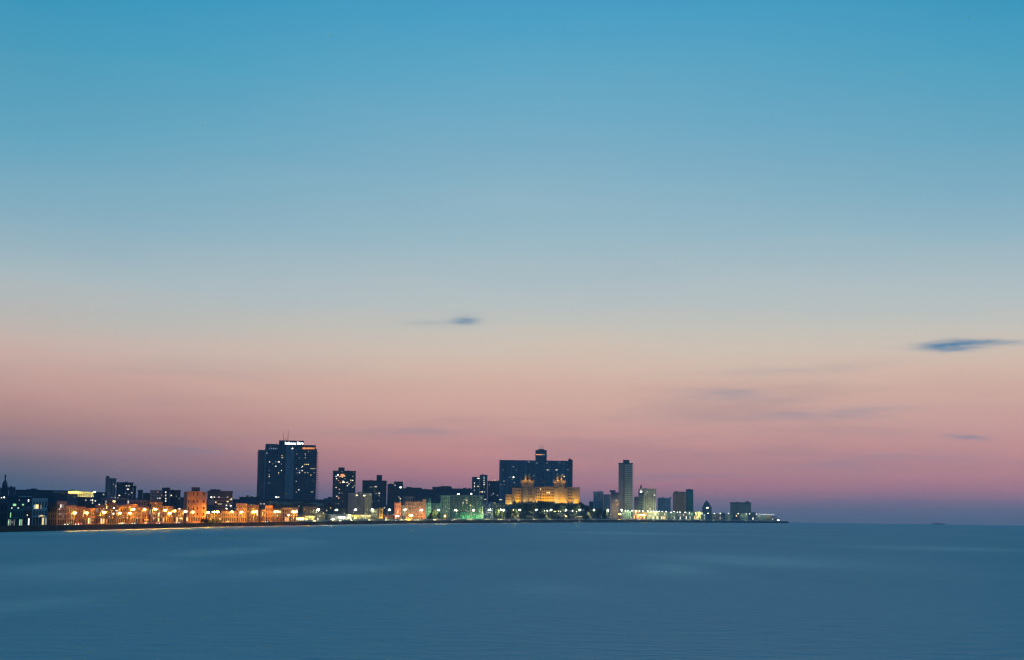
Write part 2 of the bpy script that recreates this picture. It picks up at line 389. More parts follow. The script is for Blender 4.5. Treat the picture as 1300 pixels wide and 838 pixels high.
# ------------------------------------------------------------------ land, road, pavement, sea wall
PXS = list(range(-150, 1001, 5)) + [1001]
SS = [0, 8, 20, 26, 34, 44, 56, 70, 90, 130, 200, 300, 450, 700, 1000, 1500, 2400]
bm = bmesh.new(); rows = []
for px in PXS:
    row = []
    for s in SS:
        if px > 780: s = s * .25
        Y = shore(px) + s; x, y = gxy(px, Y)
        row.append(bm.verts.new((x, y, gz(px, Y) + (0 if s < 30 else rnd.uniform(-.4, .4)))))
    rows.append(row)
for a, b in zip(rows, rows[1:]):
    for i in range(len(SS) - 1): bm.faces.new((a[i], b[i], b[i + 1], a[i + 1]))
def ground_mat():
    mt, n, l, b = newmat('scrub_and_earth')
    geo = n.new('ShaderNodeNewGeometry'); no = n.new('ShaderNodeTexNoise'); no.inputs['Scale'].default_value = .09; no.inputs['Detail'].default_value = 6
    rp = n.new('ShaderNodeValToRGB'); e = rp.color_ramp.elements
    e[0].position, e[0].color = .40, (.012, .020, .010, 1); e[1].position, e[1].color = .66, (.20, .18, .12, 1)
    k = e.new(.54); k.color = (.035, .05, .022, 1)
    l.new(geo.outputs['Position'], no.inputs['Vector']); l.new(no.outputs['Fac'], rp.inputs[0]); l.new(rp.outputs[0], b.inputs['Base Color'])
    b.inputs['Roughness'].default_value = .95
    return mt
tag(mesh_obj('ground', bm, ground_mat()), kind='structure')
def strip(name, s0, s1, dz, mat, pxs, kind='structure'):
    bm = bmesh.new(); prev = None
    for px in pxs:
        a = (*gxy(px, shore(px) + s0), wallz(px) - .6 + dz); b = (*gxy(px, shore(px) + s1), wallz(px) - .6 + dz)
        v = (bm.verts.new(a), bm.verts.new(b))
        if prev: bm.faces.new((prev[0], v[0], v[1], prev[1]))
        prev = v
    return tag(mesh_obj(name, bm, mat), kind=kind)
strip('road', 3.5, 17, .06, wall_mat((.055, .055, .058), .8, .3), PXS)
strip('pavement', .2, 3.5, .18, wall_mat((.30, .29, .27), .9, .3), PXS)
strip('pavement_inland', 17, 20, .18, wall_mat((.32, .30, .27), .9, .3), PXS)
strip('lane_line', 10.1, 10.35, .09, wall_mat((.7, .7, .66), .8, .3), PXS)
def ribbon_wall(name, s0, s1, zf, z0f, mat, pxs):
    bm = bmesh.new(); prev = None
    for px in pxs:
        Y = shore(px)
        p = [(*gxy(px, Y + s0), z0f(px, Y)), (*gxy(px, Y + s0), zf(px)), (*gxy(px, Y + s1), zf(px)), (*gxy(px, Y + s1), z0f(px, Y))]
        v = [bm.verts.new(q) for q in p]
        if prev:
            for i in range(3): bm.faces.new((prev[i], v[i], v[i + 1], prev[i + 1]))
        else: bm.faces.new(v)
        prev = v
    bm.faces.new(prev[::-1])
    return mesh_obj(name, bm, mat)
sw = ribbon_wall('seawall', -.6, .1, wallz, lambda p, Y: -Y * Y / 2 / R_EARTH - 1.2, wall_mat((.055, .052, .048), .85, .55, .25), PXS)
tag(sw, 'long dark weathered concrete sea wall running along the whole waterfront', 'sea wall')
pw = ribbon_wall('light_streak_wall', 20.2, 20.6, lambda p: wallz(p) + interp([(372, .9), (420, 1.3), (700, 1.6), (985, 2.6)], p), lambda p, Y: wallz(p) - .8, wall_mat((.62, .58, .46), .9, .3, .2), [p for p in PXS if 372 <= p <= 985])  # pale wall added to stand in for the bright streak of car lights
tag(pw, 'low cream wall added in place of the streak of car lights along the seafront road', 'wall')
# ------------------------------------------------------------------ the evening air
bm = bmesh.new(); bm_box(bm, -13600, 13600, -13600, 13600, -15.5, 190)
hz = bpy.data.materials.new('evening_air'); hz.use_nodes = True; _n = hz.node_tree.nodes; _n.clear()
_o = _n.new('ShaderNodeOutputMaterial'); _v = _n.new('ShaderNodeVolumePrincipled'); hz.node_tree.links.new(_v.outputs[0], _o.inputs['Volume'])
_v.inputs['Density'].default_value = HAZE; _v.inputs['Color'].default_value = (.68, .84, .97, 1); _v.inputs['Anisotropy'].default_value = .0
haze = mesh_obj('haze', bm, hz); tag(haze, kind='stuff')
# ------------------------------------------------------------------ street lamps
ORD = ['first', 'second', 'third', 'fourth', 'fifth', 'sixth', 'seventh', 'eighth', 'ninth', 'tenth', 'eleventh', 'twelfth', 'thirteenth', 'fourteenth', 'fifteenth', 'sixteenth', 'seventeenth',
       'eighteenth', 'nineteenth', 'twentieth', 'twenty-first', 'twenty-second', 'twenty-third', 'twenty-fourth', 'twenty-fifth', 'twenty-sixth', 'twenty-seventh', 'twenty-eighth', 'twenty-ninth', 'thirtieth',
       'thirty-first', 'thirty-second', 'thirty-third', 'thirty-fourth', 'thirty-fifth', 'thirty-sixth']
BULB = {'o': glow('sodium_lamp', (1, .46, .03), 400), 'w': glow('white_street_lamp', (1.0, .98, .66), 180), 'f': glow('far_white_street_lamp', (.98, 1.0, .74), 22)}
BEAM = {'o': (1, .34, .012), 'w': (1, .92, .42), 'f': (.86, 1, .58)}
def proto_meshes():
    bm = bmesh.new(); bm_tube(bm, (0, 0, 0), (0, 0, .08), .30, .26, 10); bm_tube(bm, (0, 0, .08), (0, 0, 1), .17, .11, 8)
    pole = mesh_obj('pole', bm, METAL); me_pole = pole.data; bpy.data.objects.remove(pole)
    bm = bmesh.new(); pts = [(0, 0, -.5), (.15, 0, -.15), (.5, 0, .1), (1.2, 0, .22)]
    for a, b in zip(pts, pts[1:]): bm_tube(bm, a, b, .07, .06, 6)
    arm = mesh_obj('arm', bm, METAL); me_arm = arm.data; bpy.data.objects.remove(arm)
    bm = bmesh.new(); bm_lathe(bm, [(.12, .42), (.35, .34), (.62, .12), (.64, .04)], 12)
    hood = mesh_obj('hood', bm, METAL); me_hood = hood.data; bpy.data.objects.remove(hood)
    bulbs = {}
    for k, mt in BULB.items():
        bm = bmesh.new(); bm_lathe(bm, [(.5, .04), (.55, -.1), (.46, -.38), (.2, -.55), (.03, -.6)], 10)
        b = mesh_obj('bulb', bm, mt); bulbs[k] = b.data; bpy.data.objects.remove(b)
    return me_pole, me_arm, me_hood, bulbs
ME_POLE, ME_ARM, ME_HOOD, ME_BULB = proto_meshes()
def lamp(px, py, kind, label, group, s=2.0, size=1.0, cat='street lamp', name='street_lamp', Y=None, z0=None, watts=0):
    Y = shore(px) + s if Y is None else Y
    p = at(px, py, Y); zb = gz(px, Y) if z0 is None else z0
    az = math.atan2(p.x, p.y)
    ex = Vector((math.cos(-az), math.sin(-az), 0)); b = p - ex * 1.2 * size
    r = empty(name, (b.x, b.y, zb), -az); tag(r, label, cat, group)
    h = p.z - zb
    for nm, me, loc, sc in (('pole', ME_POLE, (0, 0, 0), (size, size, max(.3, h - .2 * size))), ('arm', ME_ARM, (0, 0, h + .05 * size), (size,) * 3)):
        o = bpy.data.objects.new(nm, me); link(o, r); o.location = loc; o.scale = sc
    hd = bpy.data.objects.new('hood', ME_HOOD); link(hd, r); hd.location = (1.2 * size, 0, h + .15 * size); hd.scale = (size,) * 3
    bu = bpy.data.objects.new('bulb', ME_BULB[kind]); link(bu, hd)
    if watts:
        ld = bpy.data.lights.new('lamp_light', 'SPOT'); ld.spot_size = math.radians(142); ld.spot_blend = .5; ld.energy = watts; ld.color = BEAM[kind]; ld.shadow_soft_size = .2
        lo = bpy.data.objects.new('lamp_light', ld); link(lo, hd); lo.location = (0, 0, -.8); lo.rotation_euler = (math.radians(72), 0, 0)
    return r
SOD = [(95, 651), (110, 651), (132.3, 650.2), (152, 651.3), (165, 651.5), (169, 646.5), (183.5, 646.7), (197, 646.5), (210, 647.5), (215.5, 651.5), (221.5, 648.7), (235.6, 649.4), (244.8, 650), (264.2, 650.5),
       (271.5, 649.8), (276, 649.6), (294.6, 649.8), (306.8, 650), (321.5, 649.6), (325.2, 649.4), (349.6, 649.4), (353, 649.4), (372.5, 649.6), (375.6, 649.4)]
for i, (px, py) in enumerate(SOD):
    lamp(px, py, 'o', f'orange glowing street lamp, {ORD[i]} from the left in the orange-lit seafront row', 'orange street lamps along the left seafront', s=2.4 if i not in (4, 9) else 19, size={2: 1.15, 15: 1.1}.get(i, .98) * (1 + px / 1600), watts=SODIUM * (.33 if px < 230 else .55 if px < 262 else 1))
WHT = [(404.5, 647), (427.5, 647.2), (451.4, 647), (473, 647), (494.2, 647.3), (514.4, 647.2), (535.2, 647.3), (556.7, 647.5), (578.5, 647.6), (601.4, 647.7), (621.5, 647.4), (636, 647.3), (639.4, 647.6), (660, 647.3), (680.9, 647.2),
       (699.8, 647.2), (718.8, 647.4), (736, 647.5), (754, 647.6), (772, 647.8), (789.2, 647.6)]
for i, (px, py) in enumerate(WHT):
    lamp(px, py, 'w', f'tall white street lamp, {ORD[i]} from the left in the evenly spaced white row', 'tall white street lamps along the middle seafront', size=1.15 + (px - 400) / 700, watts=HALIDE)
FAR = [(794, 648.5), (797, 648.5), (802.3, 648.5), (807.2, 648.7), (812, 648.8), (816.2, 648.8), (822.5, 648.8), (826.6, 649), (830, 649.2), (833.5, 649.2), (837, 649.2), (841, 649.4), (845.5, 649.6), (852, 650.4), (855.7, 649.7), (860, 650.2), (863.3, 650.2), (870, 650.5), (875.2, 651),
       (883, 651.2), (891.2, 651.4), (899, 651.6), (907, 651.8), (914.5, 652), (924.7, 652), (937.2, 652.2), (947.2, 652.3), (951.4, 652.4), (960.2, 652.6), (963.6, 652.7), (966.6, 652.8), (970, 652.9), (973, 653), (976, 653.1), (979, 653.2), (982, 653.3)]
for i, (px, py) in enumerate(FAR):
    lamp(px, py, 'f', f'small pale street lamp, {ORD[i]} from the left in the crowded far row', 'small pale street lamps crowding the far point', size=(2.0 if i in (17,) else 1.2 - max(0, px - 880) * .004), watts=(FARW if px < 950 else FARW * .3) if i % 2 == 0 else 0)
lamp(120.2, 625, 'w', 'bright white floodlight mast beside the yellow domed hall', None, cat='floodlight', name='floodlight_mast', Y=940, size=1.2, watts=4000)
lamp(522, 654.2, 'o', 'bright yellow-orange lamp low before the long orange row building', None, cat='lamp', name='yard_lamp', s=12, size=2.2, watts=6000)
lamp(787, 652.6, 'o', 'low orange lamp at the foot of the slim tower', None, cat='lamp', name='yard_lamp', s=12, size=2, watts=2500)
lamp(565, 655, 'o', 'small orange lamp between dark bushes left of the green-lit block', None, cat='lamp', name='yard_lamp', s=14, size=1.0)
for i, (px, py, k) in enumerate([(812.5, 653.6, 'o'), (815, 653.4, 'o'), (817.5, 653.6, 'o')]):
    lamp(px, py, k, f'orange forecourt lamp, {ORD[i]} from the left of three before the orange-lit low house', 'orange forecourt lamps on the right', cat='lamp', name='forecourt_lamp', s=12, size=1.9, watts=9000)
for i, (px, py, k) in enumerate([(691, 648.6, 'f'), (695.2, 648.3, 'w'), (704.8, 649.8, 'o'), (709, 648.9, 'f'), (711.6, 649.4, 'f'), (717.4, 649.6, 'f'), (726.3, 648.6, 'w'), (732, 649.6, 'f'), (652, 647.4, 'o'), (656, 647.3, 'w')]):
    lamp(px, py, k, f'small garden lamp on the wooded slope, {ORD[i]} placed below the gold-lit hotel' if False else ['pale garden lamp among dark trees under the hotel centre', 'brighter white garden lamp under the hotel centre, beside a tall lamp', 'orange garden lamp, the only orange one on the hotel slope', 'pale garden lamp just right of the orange garden lamp',
         'pale garden lamp, second to the right of the orange garden lamp', 'pale garden lamp beside the tall lamp below the right hotel tower', 'white garden lamp alone on the slope below the right hotel wing', 'pale garden lamp below the far right hotel corner', 'orange lamp at the foot of the left hotel wing', 'white lamp at the foot of the left hotel wing'][i],
         'garden lamps on the hotel slope', cat='garden lamp', name='garden_lamp', s=40, size=.5, watts=250)

# ------------------------------------------------------------------ trees
def leaf_mat(name, col):
    mt, n, l, b = newmat(name)
    geo = n.new('ShaderNodeNewGeometry'); no = n.new('ShaderNodeTexNoise'); no.inputs['Scale'].default_value = .8
    rp = n.new('ShaderNodeValToRGB'); rp.color_ramp.elements[0].position = .35; rp.color_ramp.elements[1].position = .65
    rp.color_ramp.elements[0].color = (*[c * .55 for c in col], 1); rp.color_ramp.elements[1].color = (*[c * 1.5 for c in col], 1)
    l.new(geo.outputs['Position'], no.inputs['Vector']); l.new(no.outputs['Fac'], rp.inputs[0]); l.new(rp.outputs[0], b.inputs['Base Color'])
    b.inputs['Roughness'].default_value = .7
    return mt
LEAF = leaf_mat('dark_leaves', (.030, .055, .022)); BARK = plain('bark', (.07, .05, .035), .9)
def crown_mesh(seed, n=1500):
    r = random.Random(seed); bm = bmesh.new()
    lobes = [(Vector((r.uniform(-.55, .55), r.uniform(-.5, .5), r.uniform(.35, .85))), r.uniform(.22, .38)) for _ in range(9)] + [(Vector((0, 0, .55)), .42)]
    for _ in range(n):
        c, R = r.choice(lobes); d = Vector((r.gauss(0, 1), r.gauss(0, 1), r.gauss(0, .8))).normalized() * R * r.uniform(.55, 1.06)
        p = c + d; nrm = (d.normalized() + Vector((r.gauss(0, .5), r.gauss(0, .5), r.gauss(0, .5)))).normalized()
        a = nrm.orthogonal().normalized(); b = nrm.cross(a); s = r.uniform(.035, .08)
        bm.faces.new([bm.verts.new(p + a * s * x + b * s * y) for x, y in ((-1, -.6), (1, -.7), (.8, .7), (-.7, .8))])
    me = bpy.data.meshes.new('crown'); bm.to_mesh(me); bm.free(); me.materials.append(LEAF); return me
CROWNS = [crown_mesh(s) for s in (11, 23, 37, 41)]
bm = bmesh.new(); bm_tube(bm, (0, 0, 0), (0, 0, .45), .05, .035, 8)
for t in range(6):
    a = t * 1.05; bm_tube(bm, (0, 0, .3 + .03 * t), (.32 * math.cos(a), .32 * math.sin(a), .62 + .03 * t), .028, .008, 5)
_t = mesh_obj('trunk', bm, BARK); ME_TRUNK = _t.data; bpy.data.objects.remove(_t)
def tree(px, top, wpx, Y, label, group='dark trees of the city', i=0, name='tree', zb=None):
    z = gz(px, Y) - .2 if zb is None else zb
    p = at(px, top, Y); h = max(2.0, p.z - z); w = wpx * Y / F
    r = empty(name, (p.x, p.y, z), rnd.uniform(0, 6)); tag(r, label, 'tree' if name == 'tree' else 'shrub', group)
    tr = bpy.data.objects.new('trunk', ME_TRUNK); link(tr, r); tr.scale = (min(w, h) * .8, min(w, h) * .8, h)
    c = bpy.data.objects.new('crown', CROWNS[i % 4]); link(c, r); c.scale = (w / 1.6, w / 1.6, h / 1.12)
    return r
def gtree(px, top, w, s, label, i, group='dark trees on the hotel slope'):
    return tree(px, top, w, shore(px) + s, label, group, i)
TREES = [
    (646, 644.5, 8, 34, 'small dark tree at the left foot of the gold-lit hotel'), (655, 645, 9, 40, 'low tree under the left corner pavilion of the gold-lit hotel'), (662, 639.5, 11, 60, 'dark tree hiding the base of the left hotel wing'),
    (669, 638.5, 11, 56, 'dark tree left of the tallest tree below the hotel'), (677, 638.6, 12, 62, 'dark broad tree touching the left side of the tallest hotel tree'), (687, 635.2, 19, 58, 'tallest dark rounded tree before the centre of the gold-lit hotel'),
    (697, 637.6, 13, 62, 'dark tree leaning on the right side of the tallest hotel tree'), (705, 638.4, 13, 60, 'dark tree before the right hotel tower, first of the lower row'), (713, 638.9, 13, 60, 'dark tree under the right hotel tower, second of the lower row'),
    (722, 638.9, 13, 58, 'dark tree under the right hotel wing'), (731, 639.2, 12, 55, 'dark tree below the last bay of the hotel'), (739.5, 637, 9, 70, 'dark pointed tree just off the right end of the hotel'), (746, 641, 10, 60, 'dark tree between hotel and the grey apartment slabs'),
    (753, 643.5, 10, 46, 'dark tree before the left foot of the grey apartment slabs'), (760, 643.8, 11, 40, 'dark tree before the grey apartment slabs, middle of three'), (768, 645, 10, 36, 'green-lit tree before the balconied slab on the right'),
    (672, 649.5, 10, 32, 'low bushy tree on the lit slope left of the tallest hotel tree'), (688, 650, 10, 30, 'low bushy tree on the lit slope under the hotel centre'), (703, 651, 9, 30, 'low bushy tree on the lit slope beside pale rocks'), (741, 650.5, 10, 28, 'low bushy tree on the lit slope right of the hotel'),
    (637, 641.5, 11, 36, 'lamp-lit green tree beside the twin white lamps'), (630, 644, 8, 34, 'lamp-lit small tree left of the twin white lamps'), (551.5, 645.5, 8, 30, 'dark tree before the low teal house'), (546, 650, 5, 26, 'small bush before the tall teal house'), (558, 650, 6, 28, 'dark bush by the small orange lamp'),
]
for i, (px, top, w, s, lb) in enumerate(TREES): gtree(px, top, w, s, lb, i, 'trees of the seafront and hotel slope')
for i, (px, top, w, Y, lb) in enumerate([(355, 637, 16, 1900, 'dark tree at the left foot of the twin-slab high-rise hotel'), (372, 637.5, 18, 1900, 'dark tree at the middle foot of the twin-slab high-rise hotel'), (392, 638, 18, 1900, 'dark tree at the right foot of the twin-slab high-rise hotel'),
        (340, 635, 14, 1950, 'dark tree before the left slab of the high-rise hotel'), (418, 638, 12, 1500, 'dark tree between high-rise hotel and sparkling tower block'), (577, 619.8, 9, 2350, 'dark treetop on the dark ridge above the green-lit block'), (590, 619.5, 8, 2350, 'dark treetop on the dark ridge left of the twin towers')]):
    tree(px, top, w, Y, lb, 'dark trees among the high buildings', i, zb=gz(px, Y) if px < 500 else at(px, 632, Y).z)
for i, (px, top) in enumerate([(256, 658.6), (259.5, 657.8), (263, 658.4), (267, 659), (271, 658.3), (275, 659.4), (280, 658.9)]):
    gy = shore(px) + 2.8
    r = tree(px, top, 5, gy, f'dark shrub behind the sea wall, {ORD[i]} from the left, by the orange corner block', 'dark shrubs behind the sea wall', i, 'shrub')

# ------------------------------------------------------------------ rocks on the lit slope
ROCK = wall_mat((.42, .40, .30), .95, .5, .3)
for i, (px, py, w, h) in enumerate([(712, 655, 13, 6), (716.5, 656, 7, 4), (727, 654.5, 9, 4), (671, 656, 11, 3.4), (735, 657, 8, 3)]):
    Y = shore(px) + 24; bm = bmesh.new(); bmesh.ops.create_icosphere(bm, subdivisions=3, radius=1)
    q = random.Random(i)
    from mathutils import noise as mnoise
    for v in bm.verts: v.co *= 1 + .45 * mnoise.noise(v.co * 1.6 + Vector((i * 7, 0, 0))) + .2 * mnoise.noise(v.co * 4.5)
    o = mesh_obj('rock_outcrop', bm, ROCK); p = at(px, py, Y); k = Y / F
    o.location = p; o.scale = (w / 2 * k, w / 3 * k, h / 2 * k)
    tag(o, ['largest pale rock outcrop at the foot of the wooded hotel slope', 'pale rock at the right flank of the largest outcrop', 'slanting pale rock below the right hotel wing', 'low pale rock under the left hotel tower', 'low pale rock near the right foot of the hotel slope'][i], 'rock', 'pale rocks on the hotel slope')

# ------------------------------------------------------------------ cars
def car_meshes():
    prof = [(-2.15, .35), (-2.2, .75), (-2.1, .95), (-1.35, 1.0), (-.75, 1.45), (.55, 1.47), (1.2, 1.02), (2.05, .9), (2.2, .65), (2.15, .35)]
    def extr(pr, w0, w1, z=1.0):
        bm = bmesh.new(); A = [bm.verts.new((x, -w0 if zz < z else -w1, zz)) for x, zz in pr]; B = [bm.verts.new((x, w0 if zz < z else w1, zz)) for x, zz in pr]
        n = len(pr)
        for i in range(n): bm.faces.new((A[i], A[(i + 1) % n], B[(i + 1) % n], B[i]))
        bm.faces.new(A[::-1]); bm.faces.new(B); return bm
    body = mesh_obj('body', extr(prof, .85, .68, 1.03), plain('car_paint_dark', (.05, .05, .06), .3))
    glass = mesh_obj('windows', extr([(-1.22, 1.04), (-.72, 1.38), (.52, 1.40), (1.06, 1.04)], .82, .72, 1.2), GLASS)
    bm = bmesh.new(); bm_tube(bm, (0, -.1, 0), (0, .1, 0), .32, .32, 14); wheel = mesh_obj('wheel', bm, plain('tyre_rubber', (.02, .02, .02), .8))
    bm = bmesh.new(); bm_lathe(bm, [(.11, 0), (.10, .05)], 10); hl = mesh_obj('headlight', bm, LIT['B'])
    bm = bmesh.new(); bm_lathe(bm, [(.09, 0), (.08, .04)], 8); tl = mesh_obj('tail_light', bm, glow('red_tail_lamp', (1, .05, .02), 4))
    ms = [o.data for o in (body, glass, wheel, hl, tl)]
    for o in (body, glass, wheel, hl, tl): bpy.data.objects.remove(o)
    return ms
CB, CG, CW, CH, CT = car_meshes()
CB2 = CB.copy(); CB2.materials[0] = plain('car_paint_light', (.55, .55, .52), .3); CB3 = CB.copy(); CB3.materials[0] = plain('car_paint_red', (.30, .04, .03), .3)
def car(px, s, label, toward=True, body=0):
    a = Vector(gxy(px - 1, shore(px - 1) + s)); b = Vector(gxy(px + 1, shore(px + 1) + s)); d = (b - a)
    x, y = gxy(px, shore(px) + s); rz = math.atan2(d.y, d.x) + (math.pi if toward else 0)
    r = empty('car', (x, y, wallz(px) - .6 + .06), rz); tag(r, label, 'car', 'cars driving on the seafront road')
    for nm, me in (('body', (CB, CB2, CB3)[body]), ('windows', CG)): link(bpy.data.objects.new(nm, me), r)
    for sx in (-1.35, 1.35):
        for sy in (-.8, .8):
            w = bpy.data.objects.new('wheel', CW); link(w, r); w.location = (sx, sy, .32)
    for sy in (-.6, .6):
        h = bpy.data.objects.new('headlight', CH); link(h, r); h.location = (2.17, sy, .68); h.rotation_euler = (0, math.radians(90), 0)
        t = bpy.data.objects.new('tail_light', CT); link(t, r); t.location = (-2.18, sy, .8); t.rotation_euler = (0, math.radians(-90), 0)
CARS = [(88, 'dark car below the first orange lamp at the left', 1, 0), (101, 'red car between the first two orange lamps', 1, 2), (156, 'pale car at the left end of the brightest orange stretch of road', 1, 1), (172, 'dark car below the twin-height orange lamps', 1, 0), (187, 'pale car mid way along the orange-lit row houses', 0, 1),
        (203, 'red car before the arcaded salmon house', 1, 2), (228, 'dark car just left of the orange corner block', 1, 0), (290, 'pale car passing the orange arcade', 0, 1), (340, 'dark car passing the three-window orange house', 1, 0), (433, 'pale car before the bright filling station canopy', 1, 1),
        (504, 'dark car with headlights on by the narrow red-lit house', 1, 0), (575, 'pale car below the lamp at the left of the green-lit block', 1, 1), (647, 'dark car below the wooded slope and left hotel wing', 1, 0), (830, 'pale car with dazzling headlights before the yellow-green tower', 1, 1)]
for px, lb, tw, bd in CARS: car(px, 8 if tw else 13, lb, bool(tw), bd)
# ------------------------------------------------------------------ ship on the horizon
Y = 8600; p = at(1192, 662.7, Y); zs = -Y * Y / 2 / R_EARTH
sh = empty('cargo_ship', (p.x, p.y, zs), 0); tag(sh, 'tiny dark low cargo ship on the far right horizon', 'ship')
bm = bmesh.new(); hl = [(-38, 0), (-36, 0), (34, 0), (38, 0)]
A = [(-37, -6), (30, -6), (39, 0), (30, 6), (-37, 6)]
lo = [bm.verts.new((x * .95, y * .9, -2)) for x, y in A]; hi = [bm.verts.new((x, y, 4.6)) for x, y in A]
for i in range(5): bm.faces.new((lo[i], lo[(i + 1) % 5], hi[(i + 1) % 5], hi[i]))
bm.faces.new(lo[::-1]); bm.faces.new(hi)
mesh_obj('hull', bm, plain('ship_hull_paint', (.05, .06, .08), .6), sh)
ubox('deckhouse', sh, -35, -26, -5, 5, 4.6, 7.2, plain('ship_deck_paint', (.12, .13, .15), .6)); ubox('hatch', sh, -20, 24, -4.5, 4.5, 4.6, 5.4, plain('ship_hull_paint', (.05, .06, .08), .6))
# ------------------------------------------------------------------ buildings
YB = [(0, 667.5), (100, 665), (200, 662.8), (300, 661.8), (400, 660.8), (560, 659.8), (700, 659), (800, 658.7), (990, 659.5)]
def yb(px): return interp(YB, px)
ROWS = 'row houses along the orange-lit seafront'
def house(label, x0, x1, top, mat, rows=3, cols=4, s=22, lit=.06, kinds='wyd', group=ROWS, cat='house', name='row_house', arcade=True, wf=.42, hf=.6, extra=None, lits=(), sink=.3, dep=12, cornice=True):
    Y = shore(x1) + s
    b = Bld(name, label, cat, x0, x1, top, Y, wm(mat), dep=dep, group=group, sink=sink)
    bot = yb((x0 + x1) / 2); g = bot - (bot - top) / (rows + .3)
    if rows > 1: b.grid(rows - 1, cols, x0 + .4, x1 - .4, top + .9, g, wf, hf, lit, kinds)
    b.grid(1, cols, x0 + .3, x1 - .3, g + .2, bot + .6, .55 if arcade else wf, .85, lit * 1.6, kinds, name='arch_opening' if arcade else 'window')
    if cornice and rows > 1:
        b.part('cornice', x0 - .1, x1 + .1, g - .35, g + .1, None, .35, .4)
    b.wins(lits)
    return b
# --- far left, unlit district
b = Bld('church', 'dark church with domed belfry and statue on top, at the left edge', 'church', 0.2, 11, 621, 900, wm('slate'), dep=18, roof=True)
bm = bmesh.new(); u, v = b.uv(6, 619); k = b.mpp
bm_lathe(bm, [(3.4 * k, b.h - .2), (3.4 * k, b.h + 2.6 * k), (3.8 * k, b.h + 2.7 * k), (3.7 * k, b.h + 3.4 * k), (3.2 * k, b.h + 3.5 * k)], 12, (u, 6)); mesh_obj('belfry', bm, wm('slate'), b.root)
bm = bmesh.new(); bm_lathe(bm, [(3.1 * k, b.h + 3.5 * k), (3.3 * k, b.h + 5.5 * k), (3.0 * k, b.h + 7.6 * k), (2.2 * k, b.h + 9.6 * k), (1.2 * k, b.h + 11 * k), (.75 * k, b.h + 13 * k), (.9 * k, b.h + 13.4 * k), (.5 * k, b.h + 13.8 * k)], 12, (u, 6)); mesh_obj('dome', bm, wm('slate'), b.root, True)
bm = bmesh.new(); bm_lathe(bm, [(.8 * k, b.h + 13.8 * k), (1.0 * k, b.h + 15.4 * k), (1.1 * k, b.h + 16.6 * k), (.6 * k, b.h + 17.2 * k), (.9 * k, b.h + 17.8 * k), (.8 * k, b.h + 18.4 * k), (.2 * k, b.h + 18.9 * k)], 10, (u, 6)); mesh_obj('statue', bm, wm('slate'), b.root, True)
for q in (.8, 10.2): b.part('turret', q - .8, q + .8, 617.5 if q > 5 else 619, 622, None, .3, 3)
b.wins([(2, 632, 'w', 1.4), (5.2, 631.5, 'B', 1.2)])
for i, (x0, x1, top, Y, m, lb, extra) in enumerate([
    (-14, -1, 628, 780, 'dark', 'dark block cut off by the left edge of the city', []),
    (11.5, 19.5, 619.5, 1000, 'slate', 'dark stepped block immediately right of the domed church', [(13, 15.5, 616.8), (16.6, 19, 618)]),
    (19.5, 34, 622.6, 1150, 'slate', 'long low dark roofline right of the church', [(26, 31, 621.8)]),
    (33.5, 48.5, 622, 1200, 'slate', 'dark flat block with a raised roof box on the left skyline', [(39.5, 46.5, 620)]),
    (48, 69, 623, 1180, 'slate', 'long dark flat-roofed block on the left skyline', []),
    (66, 91, 623.4, 1160, 'navy', 'low dark block with a pale roof edge left of the yellow dome', []),
    (10, 41, 631, 660, 'slate', 'dark house with two green lights and a pale roof line', []),
    (61, 75, 640, 720, 'dark', 'dark unlit narrow block right of the grey-white house', []),
    (85.5, 98.2, 628.2, 880, 'mauve', 'dull mauve block below the yellow dome', []),
    (97.8, 121, 632.2, 860, 'dark', 'dark block under the yellow arcade, with a few white lights', []),
    (119, 136, 626, 900, 'slate', 'dark block between yellow arcade and the tall slim tower on the left', [(121, 126, 624.6)]),
]):
    b = Bld('city_block', lb, 'building', x0, x1, top, Y, wm(m), dep=16, group='dark blocks of the left district')
    for (a, c, t) in extra: b.part('penthouse', a, c, t, top + .4, None, -2, 8)
    if i == 5: b.part('roof_edge', 67, 84, 624.2, 625.4, wm('white'), .5, 1)
    if i == 6:
        b.part('roof_edge', 24, 40, 630, 631.2, wm('white'), .5, 1); b.wins([(18.5, 641, 'g', 3.6, 2.6), (29.2, 640.8, 'g', 2.2, 1.8), (15, 645, 'w', 1.2), (23.2, 645, 'w', 1.6), (36.2, 635.5, 'w', 1.3, 3), (24.5, 635, 'd', 1)])
        b.wins([(33, 652.5, 'w', 1.8)])
    if i == 9: b.wins([(115, 635, 'w', 1), (117.3, 635.2, 'B', .8), (109, 635, 'w', 1), (121, 636, 'w', 1.3), (117.5, 638.6, 'w', 1)])
    if i == 10: b.wins([(131.5, 627.8, 'w', 1.3), (126, 640.5, 'w', 1.4), (124.5, 643.5, 'd', 1)])
    if i == 8: b.grid(3, 6, x0 + 1, x1 - 1, 629.5, 637, .4, .5, .1, 'wd')
b = house('dim green-lit house with a columned arcade, second from the left edge', 9.5, 29, 648, 'teal', 2, 8, lit=.35, kinds='gd', group='dim seafront houses at the left', lits=[(11, 663, 'g', 1.4, 3), (15.5, 663, 'd', 1.2, 3)])
b = house('black unlit house at the very left edge of the seafront', -8, 9.3, 641, 'navy', 3, 4, lit=0, group='dim seafront houses at the left')
b = house('narrow mauve house with a red strip between green arcade and grey-white house', 29.2, 41, 645, 'mauve', 2, 4, lit=.12, group='dim seafront houses at the left', lits=[(35, 654, 'w', 1.5, 1.5)])
b.part('balcony', 35.5, 40, 648.5, 655, wm('red'), .3, .4)
